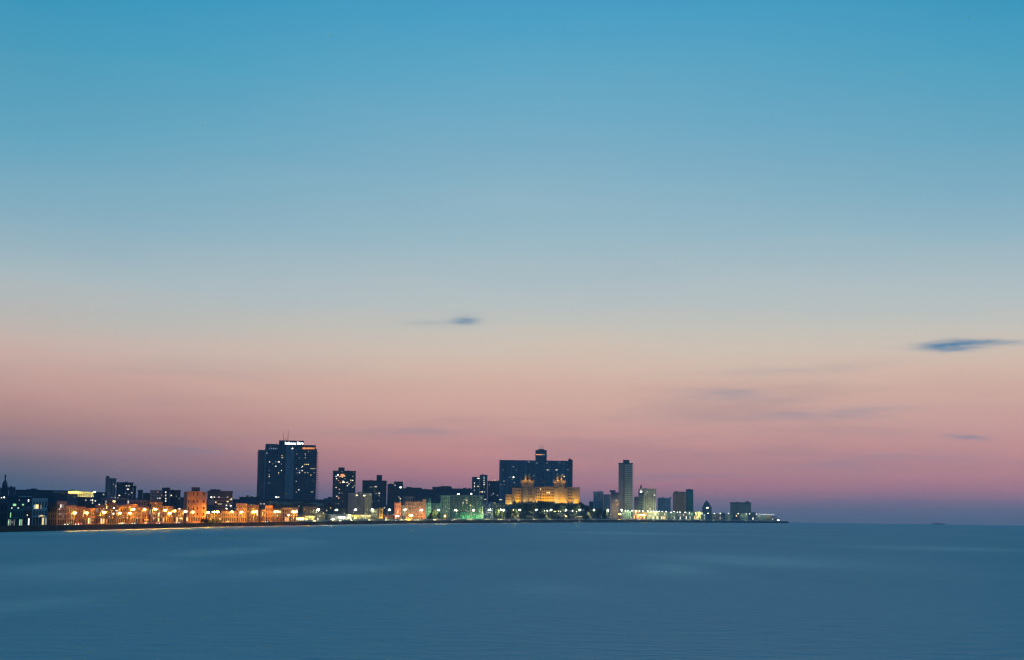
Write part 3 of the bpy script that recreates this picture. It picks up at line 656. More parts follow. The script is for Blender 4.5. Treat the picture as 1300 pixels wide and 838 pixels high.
b = house('grey-white three-storey house with bright yellow windows at the left', 41.2, 60.3, 634.5, 'white', 3, 5, lit=.1, kinds='yd', group='dim seafront houses at the left', lits=[(43.8, 643.5, 'd', 1.6, 5), (47, 643.2, 'y', 3.4, 5), (52, 643.5, 'd', 1.8, 5), (50, 655.5, 'd', 1.6, 2.6), (53, 654.8, 'y', 3.6, 1.6), (56.5, 656, 'd', 1.4, 3)])
b.part('attic', 50, 60, 632.5, 634.6, wm('mauve'), 0, 7); b.wins([(55, 635.3, 'w', 5, .9)])
house('dark house with small white lights right of the grey-white house', 60.6, 72.5, 644, 'dark', 3, 4, lit=.12, group='dim seafront houses at the left')
house('lavender-grey house left of the first orange lamp', 72.8, 84.5, 638.2, 'lilac', 4, 4, lit=.1, kinds='wd', group='dim seafront houses at the left', lits=[(75.5, 646.5, 'w', 1.2), (78.5, 637.2, 'w', 2), (76, 652.5, 'd', 1.6, 1.6)])
# --- yellow dome hall
b = Bld('domed_hall', 'yellow floodlit hall with shallow dome and arcade behind the left houses', 'hall', 86.5, 119.5, 625.2, 950, wm('yellow'), dep=16)
bm = bmesh.new(); u = b.uv(93.8, 622)[0]; k = b.mpp; bm_lathe(bm, [(7.6 * k, b.h - .2), (7.6 * k, b.h + .6 * k), (7 * k, b.h + 1.6 * k), (5.4 * k, b.h + 2.9 * k), (3 * k, b.h + 3.8 * k), (.4 * k, b.h + 4.1 * k)], 20, (u, 8)); mesh_obj('dome', bm, wm('yellow'), b.root, True)
b.grid(1, 9, 97, 119, 626.4, 631.5, .45, .8, 0, name='arch_opening'); b.fins(10, 96, 119.5, 625.6, 632, wm('yellow'), .6, .28)
for q in (101, 107, 113): b.light(q, 629.5, 13, 1700, (1, .88, .42), up=False)
for q in (89, 93.8, 98.6): b.light(q, 624.2, 1.5, 420, (1, .88, .42), up=False, fixture=False)
# --- row behind the orange lamps
for lb, x0, x1, top, m, r, c, s, lits in [
    ('mauve house between the first two orange lamps', 84.8, 96.5, 643.5, 'mauve', 3, 4, 22, []),
    ('brown house behind the second orange lamp, with a lit porch', 96.8, 108.5, 645, 'salmon', 3, 4, 22, [(94, 660, 'o', 2)]),
    ('low salmon house between the second and third orange lamps', 108.8, 121, 647, 'salmon', 2, 5, 22, [(112, 660.5, 'o', 1.4), (117, 660.5, 'o', 1.4)]),
    ('pinkish house behind the biggest orange lamp', 121.3, 133.5, 643, 'pink', 3, 4, 22, []),
    ('brown balconied house right of the biggest orange lamp, many small lights', 133.8, 147.5, 640, 'brown', 4, 5, 22, [(144.7, 645, 'B', 1.4), (144, 652.2, 'B', 1.3), (148.2, 648.4, 'w', 3, .9), (139, 656, 'w', 1), (143, 657, 'o', 1)]),
    ('ochre house below the stepped dark apartment block', 147.8, 160.5, 643.5, 'ochre', 3, 5, 22, [(152, 658, 'w', 1), (156.5, 657, 'w', 1)]),
    ('pink house behind the twin-height orange lamps', 160.8, 174.5, 642, 'pink', 3, 5, 22, [(174, 657.6, 'w', 1)]),
    ('salmon house with a bright shopfront right of the twin-height lamps', 174.8, 189, 645, 'salmon', 3, 5, 22, [(186, 660, 'o', 5, 1)]),
    ('pale pink house with a lit vertical strip beside its left edge', 191.8, 205.5, 638.8, 'pink', 4, 5, 22, [(190.6, 650, 'w', .8, 6), (195.3, 651.7, 'w', 2), (202, 651.6, 'w', 1.6), (195, 657.7, 'w', 1.8)]),
    ('brown house behind the eighth and ninth orange lamps', 205.8, 219.5, 644, 'brown', 3, 5, 22, []),
    ('mauve low house immediately left of the orange corner block', 219.8, 233, 648, 'mauve', 2, 4, 22, [(227.8, 646, 'w', 2.2), (229.8, 658, 'y', 3.4, 1.3)]),
]:
    house(lb, x0, x1, top, m, r, c, s, lit=.07, kinds='yyod', lits=lits)
b = house('dim brick-brown apartment house above the row, full of small lights', 129, 165, 633.5, 'mauve', 5, 10, s=80, lit=.16, kinds='wydd', group='second row of houses', arcade=False, lits=[(144.8, 636.4, 'y', 3.4, 1.6), (131.5, 628, 'd', 1), (151.5, 629, 'w', 1.6), (142, 632.5, 'w', 1), (146, 632.3, 'w', 1), (149.7, 632.5, 'w', 1)])
house('dim mauve apartment house above the row, left of the slim grey shaft', 165.3, 186, 636, 'mauve', 5, 6, s=80, lit=.07, kinds='wd', group='second row of houses', arcade=False)
house('dim red-brown apartment house above the row, right of the slim grey shaft', 186.3, 205.5, 637, 'brown', 4, 6, s=90, lit=.06, kinds='wd', group='second row of houses', arcade=False)
# --- dark towers left
G2 = 'dark apartment blocks behind the left seafront'
def tower(label, x0, x1, top, Y, mat, group=G2, pent=(), cat='apartment block', name='apartment_block', dep=18, **k):
    b = Bld(name, label, cat, x0, x1, top, Y, wm(mat), dep=dep, group=group, **k)
    for p in pent: b.part('penthouse', p[0], p[1], p[2], top + .4, None, -1.5, 8)
    if x1 - x0 > 9 and x0 > 0:
        q = x0 + (x1 - x0) * rnd.choice((.15, .3, .62, .8)); b.part('water_tank', q, q + 2.6, top - 1.1, top + .2, None, -4, 3)
        if rnd.random() < .5: b.mast(x0 + (x1 - x0) * rnd.uniform(.2, .8), top - rnd.uniform(2, 4), top, .12, y=6)
    return b
b = tower('tall slim mauve tower with a higher left shaft, left skyline', 134.2, 147.6, 608, 1150, 'mauve', pent=[(134.6, 138.8, 604.2)])
b.wins([(146.8, 617.3, 'd', 1.3, 2), (138, 626, 'd', 1), (144, 615, 'd', .8)]); b.grid(7, 2, 140, 147, 609.5, 630, .4, .45, 0)
b = tower('dark stepped apartment block with a cluster of white windows, right of the slim mauve tower', 148, 169.2, 613.2, 1080, 'slate', pent=[(150, 152, 612), (159, 161.6, 611.4)])
b.wins([(160.6, 616.8, 'w', 1.6, 1.4), (163.8, 616.8, 'w', 1.3, 1.2), (162.5, 621.2, 'w', 2.4, 1.3), (167.2, 625.6, 'w', 1.3, 1.3), (159.3, 626.4, 'd', 1.1), (151.5, 629, 'w', 1.2)]); b.grid(8, 6, 149, 168.5, 614.8, 638, .45, .4, .03, 'd')
tower('narrow dark annex stepping down from the white-windowed block', 169.4, 173, 617.8, 1090, 'slate')
tower('slim dark grey shaft standing alone between two block groups', 175.2, 181.3, 623, 1050, 'slate')
tower('low dark block right of the slim grey shaft', 181.5, 191, 627, 1000, 'navy', pent=[(186, 188.5, 625.5)])
b = tower('dark mauve block, left third of the flat-topped group', 191, 205.8, 623.4, 980, 'mauve'); b.wins([(200.3, 624.8, 'o', 1), (200.2, 632.6, 'c', 1.4, 1.3), (203, 632.6, 'w', 1.4, 1.3), (205.5, 628.8, 'o', 1)]); b.grid(5, 4, 192, 205, 626, 640, .4, .4, 0)
b = tower('dark block with a vertical line of lit stair windows', 206, 215.8, 620.2, 985, 'navy'); b.wins([(210.4, 625, 'w', 1.2, 1.6), (210.4, 629, 'w', 1.2, 1.8), (210.4, 633, 'w', 1.2, 1.4), (210.3, 636, 'w', 1.2, 1.8)])
b = tower('dark block, right third of the flat-topped group', 216, 229.3, 623.2, 990, 'navy'); b.wins([(217.4, 629, 'w', 1.5, 1.5), (224, 630, 'd', .8)]); b.grid(5, 4, 217, 229, 626, 640, .4, .4, .04, 'd')
tower('low dark infill left of the orange corner block', 229.3, 236, 632.5, 960, 'slate')
# --- orange corner block
Y = shore(262) + 24
b = Bld('corner_block', 'tall orange-lit corner block with chamfered sides and a dark roof box', 'apartment block', 238, 257.5, 624, Y, wm('salmon'), dep=16, sink=.3, roof=False)
k = b.mpp
for sgn, q0, q1, nm in ((-1, 233.3, 238, 'chamfer_wing'), (1, 257.5, 262.4, 'chamfer_wing')):
    u0 = b.uv(q0, 630)[0]; u1 = b.uv(q1, 630)[0]; bm = bmesh.new()
    p = [(u1, 0), (u0, 3), (u0, 15), (u1, 15)] if sgn < 0 else [(u0, 0), (u0, 15), (u1, 15), (u1, 3)]
    lo = [bm.verts.new((x, y, 0)) for x, y in p]; hi = [bm.verts.new((x, y, b.h - .1)) for x, y in p]
    for i in range(4): bm.faces.new((lo[i], lo[(i + 1) % 4], hi[(i + 1) % 4], hi[i]))
    bm.faces.new(lo[::-1]); bm.faces.new(hi); mesh_obj(nm, bm, wm('salmon'), b.root)
b.part('parapet', 237.6, 258, 623.6, 624.6, None, .3, 14)
b.part('penthouse', 243.2, 254, 618.4, 624.2, wm('navy'), -2, 9)
WM = plain('dark_shutter', (.045, .03, .022), .7)
for i, q in enumerate((626.5, 636, 644.5, 652)):
    for x in (239.3, 246, 250.6, 258.8):
        if not (i == 0 and x in (239.3,)): b.win(x, q + .8, WM, 1.5 * k, 3.4 * k, 'window', .05 if x != 258.8 else -.6)
b.grid(1, 8, 236, 260, 656.5, 661.5, .5, .9, .2, 'oy', name='arch_opening')
for q in (632.2, 648.5): b.part('cornice', 237.9, 257.6, q, q + .4, None, .3, .35)
# --- balcony block 264-296
b = tower('dark apartment block with rows of lit balconies right of the orange corner block', 263.5, 295.4, 624.2, 960, 'slate', pent=[(266.5, 280, 621.2), (272, 274, 620.6)])
b.wins([(268.3, 631.2, 'B', 1.3, 1), (272, 631, 'w', 1.6, 1), (278, 631.3, 'w', 2, .9), (288.8, 631.3, 'w', 1.2, 1), (293, 634.2, 'w', 2.6, 1), (274, 637.5, 'y', 1.6, 1.3), (289, 636.8, 'y', 2, 1.3), (287.5, 641.5, 'w', 1.6, 1.2), (292.8, 642.4, 'B', 1.3, 1.2), (287.3, 645.7, 'B', 1, 1)])
b.slabs(5, 273, 295.8, 630, 648, wm('grey'), .9, th=.5); b.grid(5, 8, 274, 295, 631, 648, .4, .5, .12, 'wyd'); b.part('blind_wall', 264, 272.5, 634, 641, wm('lilac'), .2, .3)
tower('low dark blocks with a rooftop stack left of the twin-slab hotel', 304, 330, 631.5, 1500, 'slate', pent=[(312.5, 316, 628.8), (318, 321, 630)])
tower('small dark gap building behind the mauve house', 295.6, 305, 634.6, 1300, 'navy')
house('low orange-lit arcade building immediately right of the corner block', 262.8, 281, 653, 'ochre', 2, 7, s=24, lit=.15, kinds='yo', cat='house')
house('long low ochre house with five square windows', 281.2, 299.6, 649.8, 'ochre', 2, 7, s=24, lit=.06, kinds='yo')
house('mauve sloping house fading into the orange light, left of the tall arcade front', 299.8, 313.5, 640, 'mauve', 4, 5, s=24, lit=.05, kinds='wo')
house('tall ochre house front behind the brightest pair of orange lamps', 313.8, 328.8, 642.2, 'ochre', 3, 4, s=24, lit=.08, kinds='yo')
house('low orange house between two taller ochre fronts', 329, 336.5, 648, 'ochre', 2, 4, s=24, lit=.1, kinds='yo')
house('narrow ochre house front with three stacked windows', 336.8, 346, 643, 'salmon', 3, 3, s=24, lit=.05, kinds='yo')
house('orange house behind the second close pair of lamps', 346.3, 357.8, 646.8, 'ochre', 3, 5, s=24, lit=.08, kinds='yo')
house('pale ochre house behind the last pair of orange lamps', 358.2, 378.5, 645.4, 'cream', 3, 7, s=24, lit=.1, kinds='yow', lits=[(366.3, 654, 'B', 1.4, 1.6)])
for x0, x1, t, lb in [(317, 325, 639, 'dim roof block with two white windows left below the twin-slab hotel'), (325.5, 341, 637.5, 'dim dark house at the left foot of the twin-slab hotel')]:
    b = tower(lb, x0, x1, t, 1250, 'slate', 'second row of houses', cat='house', name='back_house'); b.wins([((x0 + x1) / 2 - 2, t + 2.2, 'w', 1.4, 1), ((x0 + x1) / 2 + 2, t + 2.3, 'w', 1.2, 1)])
b = house('pinkish gabled warehouse where orange lamps give way to white ones', 384.5, 404, 644.2, 'pink', 2, 5, s=60, lit=0, cat='warehouse', name='warehouse', group=None, arcade=False)
CR = 'low cream buildings under the white lamps'
house('small low cream kiosk building at the start of the white lamps', 376, 386.6, 655.4, 'cream', 1, 5, s=24, lit=.3, kinds='Y', group=CR, cat='house', name='low_building', hf=.4)
house('low dull yellow building beside the cream kiosk', 387, 398.8, 656, 'yellow', 1, 6, s=24, lit=.1, kinds='y', group=CR, cat='house', name='low_building')
b = house('cream building with spiky rooftop frames under the first white lamp', 399.2, 413, 652.5, 'cream', 2, 5, s=24, lit=.08, kinds='w', group=CR, cat='house', name='low_building')
for q in (404, 407, 409.5): b.mast(q, 648 + (q - 404) * .2, 652.5, .25, 'roof_frame', 2, wm('cream'))
house('low cream wall building left of the filling station', 413.3, 419, 653.5, 'cream', 2, 3, s=24, lit=.1, kinds='w', group=CR, cat='house', name='low_building')
# filling station
Y = shore(445) + 22
b = Bld('filling_station', 'white filling station with a brightly lit canopy under the second white lamp', 'filling station', 419.5, 445, 654, Y, wm('white'), dep=10, sink=.3)
b.part('canopy', 428, 440, 654.6, 655.4, wm('white'), 5, 5.2)
for q in (428.6, 439.4): b.part('post', q - .2, q + .2, 655.4, None, METAL, 4.8, .3)
b.wins([(433.8, 656.6, 'B', 7, 1.2), (423, 659, 'B', 3, .7)]); b.light(434, 657, 4.6, 1500, (1, 1, .85), up=False, fixture=False)
b = house('bright yellow-lit little building between filling station and striped cream block', 445.6, 456.5, 654.4, 'yellow', 1, 3, s=22, lit=.1, kinds='y', group=CR, cat='house', name='low_building'); b.light(451, 657.5, 7, 3500, (1, .95, .4), up=False, fixture=False)
house('low cream building at the foot of the striped cream block', 457, 470.8, 654.5, 'cream', 1, 6, s=22, lit=.1, kinds='yw', group=CR, cat='house', name='low_building')
house('two-storey pale yellow house right of the striped cream block', 471.2, 480, 646.8, 'cream', 3, 4, s=24, lit=.12, kinds='yw', group=CR, cat='house', name='low_building')
b = house('narrow orange-yellow lit house between pale yellow house and dark gap', 481, 486.5, 645.5, 'ochre', 2, 1, s=26, lit=0, group=CR, cat='house', name='low_building'); b.light(484, 657, 5, 2200, (1, .6, .05), up=False, fixture=False)
house('low dim red building under the fourth white lamp', 486.8, 499, 654.5, 'red', 1, 6, s=24, lit=.15, kinds='yo', group=CR, cat='house', name='low_building')
# --- twin-slab hotel
Y = 2300; b = Bld('high_rise_hotel', 'huge dark twin-slab hotel tower with a white lit name sign on its roof box', 'hotel', 337, 401, 564.6, Y, plain('dark_curtain_wall', (.055, .075, .10), .5), dep=22)
SL = wm('conc')
b.part('side_wing', 327.8, 337, 571, None, wm('mauve'), -2, 16); b.part('corner_pier', 336.2, 338.2, 570, None, wm('grey'), .5, 8)
b.part('core', 363.2, 374, 566, None, wm('grey'), 1.8, 6)
b.part('left_crown', 338, 352.5, 563.4, 566.2, wm('conc'), 1.0, 14); b.part('right_crown', 388, 400.4, 565, 567.2, wm('slate'), .8, 14)
b.part('penthouse', 354.3, 386, 559, 566.2, wm('navy'), -1.2, 14)
b.part('end_wall', 400.8, 402.6, 570, None, wm('slate'), -1, 16); b.slabs(25, 326.5, 336.4, 573, 634, SL, 0.2, th=.7, back=10); b.slabs(25, 401.2, 404.3, 573, 634, SL, 0, th=.7, back=16)
DS = wm('conc'); b.slabs(25, 338.4, 363, 569, 634, DS, .35, name='floor_edge', th=.5); b.slabs(25, 374.2, 400.8, 569, 634, DS, .35, name='floor_edge', th=.5)
T = lambda x, y: (310 + x / 5.985, 540 + y / 5.985)
for x, y, kk, w in [(173, 211, 'd', 1.6), (288, 230, 'y', 1.2), (288, 246, 'y', 1.2), (300, 244, 'd', 1), (193, 278, 'w', 1.3), (218, 293, 'd', 1.2), (240, 278, 'd', 1.3), (264, 278, 'w', 2.4), (283, 294, 'd', 1), (240, 311, 'w', 1.5), (190, 343, 'd', 1.2), (283, 343, 'w', 1), (190, 376, 'y', 1.2), (190, 390, 'w', 1.3), (262, 360, 'y', 1), (262, 372, 'd', 1), (190, 440, 'd', 1.4), (244, 546, 'B', 2), (262, 546, 'w', 1.3), (337, 548, 'd', 2), (226, 584, 'y', 1.6), (337, 584, 'd', 2),
        (400, 217, 'd', 1.2), (464, 217, 'w', 1.2), (466, 231, 'd', 1.2), (464, 247, 'd', 1.4), (420, 247, 'd', 1.1), (490, 200, 'd', 1.1), (460, 297, 'y', 1.4), (473, 297, 'y', 1.4), (487, 297, 'y', 1.4), (443, 312, 'w', 1.2), (398, 329, 'w', 1.2), (420, 344, 'd', 1.6), (441, 344, 'w', 1.5), (508, 329, 'y', 1.6), (522, 329, 'y', 1.6), (536, 329, 'd', 1.4), (402, 362, 'd', 1), (420, 360, 'w', 1.2), (462, 360, 'y', 1.3), (484, 360, 'w', 1.2), (532, 360, 'd', 1.3), (507, 378, 'y', 1.1), (415, 490, 'w', 1.2), (397, 507, 'd', 1.2), (515, 506, 'd', 3.2), (527, 425, 'd', 1), (395, 425, 'd', 1.2), (515, 575, 'w', 1.6)]:
    px, py = T(x, y); b.wins([(px, py, kk, w * .9, 1.05)], proud=.45)
px, py = T(367, 176); b.wins([(px, py, 'B', 1.1, .9)], proud=2.0)
SIGNW = glow('white_sign_letters', (.95, 1, 1), 5)
b.part('sign_panel', 361, 385.2, 560.4, 565, DARKMETAL, .2, .5)
b.letters('habana', 361.8, 375.4, 560.9, 564.4, SIGNW, .4); b.letters('libre', 377, 384.8, 560.9, 564.4, SIGNW, .4)
ORS = glow('orange_sign_lamps', (1, .33, .08), 1.3); 
for q, w in ((384.6, .8), (386.2, 1.4), (388.2, 1.4), (390, 1), (391.6, 1.3), (393.6, 1.5), (395.4, .9), (397.2, 1.2), (398.8, .8)):
    b.part('sign_lamp', q - w / 2, q + w / 2, 567.9 + .2 * (int(q * 7) % 3), 570.3, ORS, 1.2, .3)
for q, w in ((342.4, .6), (345, .8), (347.4, 1.2), (349.6, .9), (351.6, .5)):
    b.part('sign_lamp', q - w / 2, q + w / 2, 568.6, 570.4, LIT['b'], .9, .3)
b.mast(360.3, 548.5, 559.2, .35); b.mast(365.9, 546.2, 559.2, .5); b.mast(363, 556.5, 559.2, .3)
for x0, x1, top, Y, lb in [(328, 345, 641.4, 1240, 'low dark block behind the tall ochre front and its neighbour'), (345, 358.5, 640.2, 1290, 'low dark block behind the second close pair of orange lamps'), (358.5, 372, 641.8, 1320, 'low dark block behind the pale ochre house'), (372, 387, 639.6, 1360, 'low dark block left behind the pinkish warehouse'), (386, 402, 640.8, 1420, 'low dark block directly behind the pinkish warehouse'),
        (401, 413, 643.4, 1400, 'low dark block behind the spiky-roofed cream building'), (412.5, 427, 641.8, 1460, 'low dark block behind the filling station, left'), (426.5, 442, 645.4, 1400, 'low dark block behind the filling station, right')]:
    bb = tower(lb, x0, x1, top, Y, 'dark', 'low dark blocks under the twin-slab hotel', dep=40); bb.grid(2, 5, x0 + 1, x1 - 1, top + 1.5, top + 8, .4, .45, .12, 'wdyd', skip=.4)
    if rnd.random() < .6: bb.part('water_tank', x0 + 3, x0 + 5.5, top - 1.3, top + .2, None, -3, 3)
b2 = Bld('hotel_podium', 'broad dark podium building under the twin-slab hotel', 'building', 329, 412, 633.5, 2230, wm('navy'), dep=30)
b2.wins([(350, 631.2 + 6, 'd', 1.2), (381, 640, 'd', 1.4)])
# --- towers in the middle
GM = 'dark tower blocks in the middle of the skyline'
b = tower('dark tower block sparkling with many white and orange windows, right of the hotel', 422.8, 451.8, 598.2, 1550, 'navy', GM, pent=[(429.6, 437.6, 593.3)])
S5 = lambda x, y: (415 + x / 10.47, 590 + y / 10.47)
b.part('sign_panel', *[S5(v, 0)[0] for v in (183, 232)], 601.8, 605.2, LIT['o'], .15, .3)
for x, y, kk in [(135, 88, 'd'), (200, 88, 'w'), (146, 134, 'B'), (122, 155, 'w'), (150, 158, 'd'), (185, 150, 'o'), (205, 165, 'y'), (236, 150, 'w'), (128, 185, 'w'), (172, 158, 'o'), (240, 185, 'd'), (155, 209, 'o'), (215, 215, 'w'), (218, 232, 'B'), (232, 232, 'w'), (178, 238, 'o'), (268, 236, 'w'), (285, 230, 'd'), (292, 256, 'w'), (318, 205, 'y'), (340, 209, 'w'), (352, 210, 'd'), (272, 280, 'w'), (345, 300, 'w'), (363, 280, 'd'), (122, 302, 'w'), (165, 327, 'o'), (165, 378, 'w'), (200, 376, 'd'), (132, 420, 'w'), (158, 445, 'o'), (150, 430, 'd'), (120, 520, 'd'), (155, 518, 'd'), (345, 155, 'd'), (318, 232, 'd')]:
    px, py = S5(x, y); b.wins([(px, py, kk, 1.15, 1.05)])
b.grid(14, 9, 424, 451, 600, 646, .5, .35, 0, mat=GLASS, skip=.55)
tower('low dark block between hotel podium and sparkling tower', 411, 424, 633.5, 1700, 'slate', GM, pent=[(416, 421.5, 630.8)])
Y = 1400
b = Bld('striped_block', 'cream slab with vertical stripes and two lamps on its roof edge, in the middle', 'apartment block', 442, 463.2, 626.6, Y, wm('lilac'), dep=14, sink=.3)
b.fins(11, 442.2, 463, 628, None, wm('mauve'), .35, .35)
b.part('lit_side', 463.2, 472, 626.2, None, wm('cream'), .4, 12); b.part('attic', 454, 462, 624.6, 626.8, wm('brown'), -1, 6)  # cream against the lilac front puts the lit side face into the colour
for q in range(10): b.wins([(465.6, 630.5 + q * 3, GLASS, 1, 1.7), (467.8, 630.5 + q * 3, GLASS, .8, 1.7), (470, 630.5 + q * 3, GLASS, 1, 1.7)], proud=.46)
b.wins([(453, 628.8, 'Y', 1.6, .8), (462.5, 629.2, 'Y', 2, .9)], proud=.5)
b = tower('dark banded tower block with a tall roof box and two lit windows high up', 460.2, 491, 610.4, 1750, 'navy', GM, pent=[(478.2, 485.2, 603)])
b.slabs(8, 461, 490.6, 612, 640, wm('slate'), .5, 'floor_edge', .5); S = lambda x, y: (415 + x / 10.47, 590 + y / 10.47)
b.wins([(471, 618.4, 'd', 4, 1), (477, 617.9, 'w', 3, 1.1), (481.4, 626.2, 'w', 1.6, 1), (481.3, 629.3, 'd', 1.6, 1), (480.8, 635.5, 'd', 1.2), (488, 644.7, 'w', 1.4), (477.5, 626.5, 'd', 1)], proud=.55)
b = tower('dark block with a raised right half, right of the banded tower', 492, 511.8, 615, 1800, 'navy', GM, pent=[(500.2, 511.6, 611.2)])
b.wins([(501.5, 616, 'w', 1.3, 1.2), (508.6, 618.8, 'B', 2.2, 1.2), (508.3, 633.2, 'w', 1.5, 1.3), (508, 637, 'd', 1.2)], proud=.1); b.grid(7, 6, 493, 511, 620, 642, .45, .4, .05, 'd')
for x0, x1, top, Y, lb, pent in [(511.5, 536, 620.4, 2100, 'broad dark blue block with a stepped roof right of the raised-half block', [(515.6, 523, 618.2), (523, 535.5, 619)]), (536, 549.5, 621.6, 2150, 'low dark blue block in the dip of the middle skyline', []), (549, 573.5, 618.6, 2150, 'dark blue block with flat raised top above the teal annex', [(559.6, 572.4, 617)]), (573.5, 600, 620.6, 2300, 'long dark blue ridge block left of the twin towers', [(588, 592, 619.2)])]:
    tower(lb, x0, x1, top, Y, 'navy', GM, pent=pent)
b = house('tall mauve house behind the orange-lit row building, in the middle', 511.6, 527, 630.8, 'mauve', 4, 5, s=110, lit=.02, group=None, cat='house', arcade=False)
b.part('roof_band', 519, 533, 634.2, 635.6, wm('pink'), -1, 4)
b = house('narrow red-lit house left of the orange-lit row building', 501, 509.3, 639.2, 'red', 3, 3, s=30, lit=.1, kinds='o', group=None, cat='house'); b.light(505, 646, 6, 1000, (1, .3, .12), up=False, fixture=False); b.wins([(502.8, 655, 'B', 1.5, 1.6), (505.6, 655.4, 'B', 1.5, 1.4)])
house('dark purple gap house beside the narrow red-lit house', 509.5, 514.5, 642, 'mauve', 3, 2, s=32, lit=.05, kinds='o', group=None, cat='house')
b = house('long orange-lit row building pierced by many small windows', 514.8, 536.6, 637.4, 'salmon', 5, 9, s=40, lit=.05, kinds='ow', group=None, cat='apartment block', name='row_building')
b.part('end_pier', 536.7, 541, 633.6, None, wm('salmon'), .6, 10)
for q in (519, 526, 533): b.light(q, 656, 9, 1900, (1, .36, .07), up=False, fixture=False)
b.light(539, 655, 5, 900, (1, .36, .05), up=False, fixture=False)
house('tall narrow teal house right of the orange-lit row building', 541.2, 547.2, 633.3, 'teal', 5, 2, s=42, lit=0, group=None, cat='house', wf=.3)
house('low teal house with dark bushes before it', 547.4, 559.5, 639.5, 'teal', 4, 5, s=44, lit=.04, kinds='d', group=None, cat='house', arcade=False, wf=.3)
# --- green block
b = house('dark teal annex with long windows left of the green-lit block', 559.6, 571.2, 629.6, 'teal', 6, 4, s=60, lit=.03, kinds='d', group=None, cat='apartment block', name='annex', arcade=False)
Y = shore(614) + 40
b = Bld('green_block', 'large pale green block with big square windows and a green-lit arcaded base', 'apartment block', 571.4, 613.7, 629, Y, wm('green'), dep=16, sink=.3)
k = b.mpp
for r in range(6):
    for c in range(9):
        x = 573.8 + c * 4.7; y = 632 + r * 3.25
        kk = {(1, 4): 'y', (2, 3): 'w', (2, 4): 'y', (3, 5): 'y', (0, 4): 'd', (0, 8): 'd'}.get((r, c), GLASS)
        b.win(x, y, kk, 2.6 * k * (1 if not isinstance(kk, str) else .6), 1.9 * k * (1 if not isinstance(kk, str) else .7))
b.fins(10, 571.4, 614.2, 630, None, wm('green'), .5, .16)
b.part('arcade', 584, 613.9, 650.4, None, wm('green'), 1.6, 2)
for r in range(2):
    for c in range(10): b.win(585.8 + c * 2.95, 653 + r * 4, GLASS, 1.3 * k, 2.5 * k, 'arch_opening', 1.66)
for q in (588, 594, 600, 606, 612): b.light(q, 657, 6, 1000, (.2, 1, .3), up=False, fixture=False)
b.wins([(582, 627.4, 'B', 2.6, 1.3), (598.4, 627, 'B', 1.4, 1.3)], proud=-2)
b.part('roof_light_base', 580.5, 583.5, 628, 629, DARKMETAL, -1.8, .6); b.part('roof_light_base', 597.8, 599, 627.6, 629, DARKMETAL, -1.8, .6)
house('dim teal house right of the green-lit block', 614.2, 626, 638, 'blue', 4, 4, s=50, lit=.03, kinds='d', group=None, cat='house', arcade=False, lits=[(616, 634, 'w', 2.6, 1)])
b = house('dim mossy house half hidden by lamp-lit trees, left of the hotel slope', 626.3, 642, 639.5, 'green', 4, 6, s=60, lit=.06, kinds='yd', group=None, cat='house', arcade=False, lits=[(628, 638.6, 'y', 2, 1), (635.5, 634.4, 'w', 3.4, .8)])
# --- twin towers + neighbour
b = tower('left half of a pair of joined grey towers, with a column of lit stairs', 599.3, 609, 606.2, 2400, 'slate', GM); b.wins([(602.3, 613.5, 'w', .9, 2), (602.3, 617.5, 'w', .9, 2), (602.3, 622.5, 'd', .9, 2), (606.8, 617.5, 'y', 2, .9), (607.4, 607.4, 'w', 2.6, .9)])
b = tower('taller right half of a pair of joined grey towers, with green-white stair lights', 609.2, 618.8, 603.3, 2410, 'slate', GM); b.wins([(614.6, 606.8, 'c', 1.4, 1), (614.5, 609.8, 'w', 1.6, 1.2), (614.6, 612.7, 'w', 1.8, 1.2), (614.6, 615.3, 'w', 1.8, 1.2), (614.5, 619, 'd', 1.2), (612.2, 624.5, 'w', 1.4, 1.2), (615, 624.6, 'c', 1.2, 1), (609.7, 624.6, 'o', 1.2)])
b = tower('dark tower with red roof lights tucked against the long slab block', 619, 634, 611, 2450, 'navy', GM); b.wins([(621.3, 615.2, 'd', 1.2), (626.2, 626.7, 'c', 1.4), (631.5, 629, 'd', 1.2), (624, 628.7, 'd', 1.4), (625.3, 610, 'o', .8), (628.6, 609.6, 'y', 1, 1.4), (632, 610, 'o', .8)]); b.slabs(6, 619.4, 633.8, 613, 636, wm('slate'), .4, 'floor_edge', .5)
# --- long slab block with central tower
b = Bld('long_slab_block', 'very wide dark blue slab block with a central roof tower, behind the gold-lit hotel', 'apartment block', 634, 727, 584.4, 2760, wall_mat((.15, .19, .24)), dep=24)
SLB = wall_mat((.42, .47, .52)); b.slabs(24, 637.5, 721.4, 585.5, 640, SLB, .7, 'balcony', .55)
b.part('end_wall', 634, 637.4, 585, None, wm('mauve'), .9, 10); b.part('end_wall', 721.5, 727, 583.4, None, wm('navy'), .9, 16)
b.slabs(22, 722, 728, 586, 636, SLB, 1.2, 'end_balcony', .5); b.fins(14, 638, 721, 585.5, 640, wm('navy'), .85, .10)
b.part('core', 683.4, 691, 584, 625, wall_mat((.10, .14, .19)), 1.4, 6)
b.part('roof_tower', 679.8, 694.2, 571.4, 584.8, wall_mat((.09, .13, .18)), -2, 15)
bm = bmesh.new(); q = [b.uv(x, y) for x, y in ((681.5, 571.5), (684.5, 570), (689.5, 570), (694, 572.2))]
v = [bm.verts.new((u, 3, z)) for u, z in q]; w = [bm.verts.new((u, 15, z)) for u, z in q]
bm.faces.new(v); bm.faces.new(w[::-1])
for i in range(4): bm.faces.new((v[i], w[i], w[(i + 1) % 4], v[(i + 1) % 4]))
mesh_obj('tower_cap', bm, wall_mat((.09, .13, .18)), b.root)
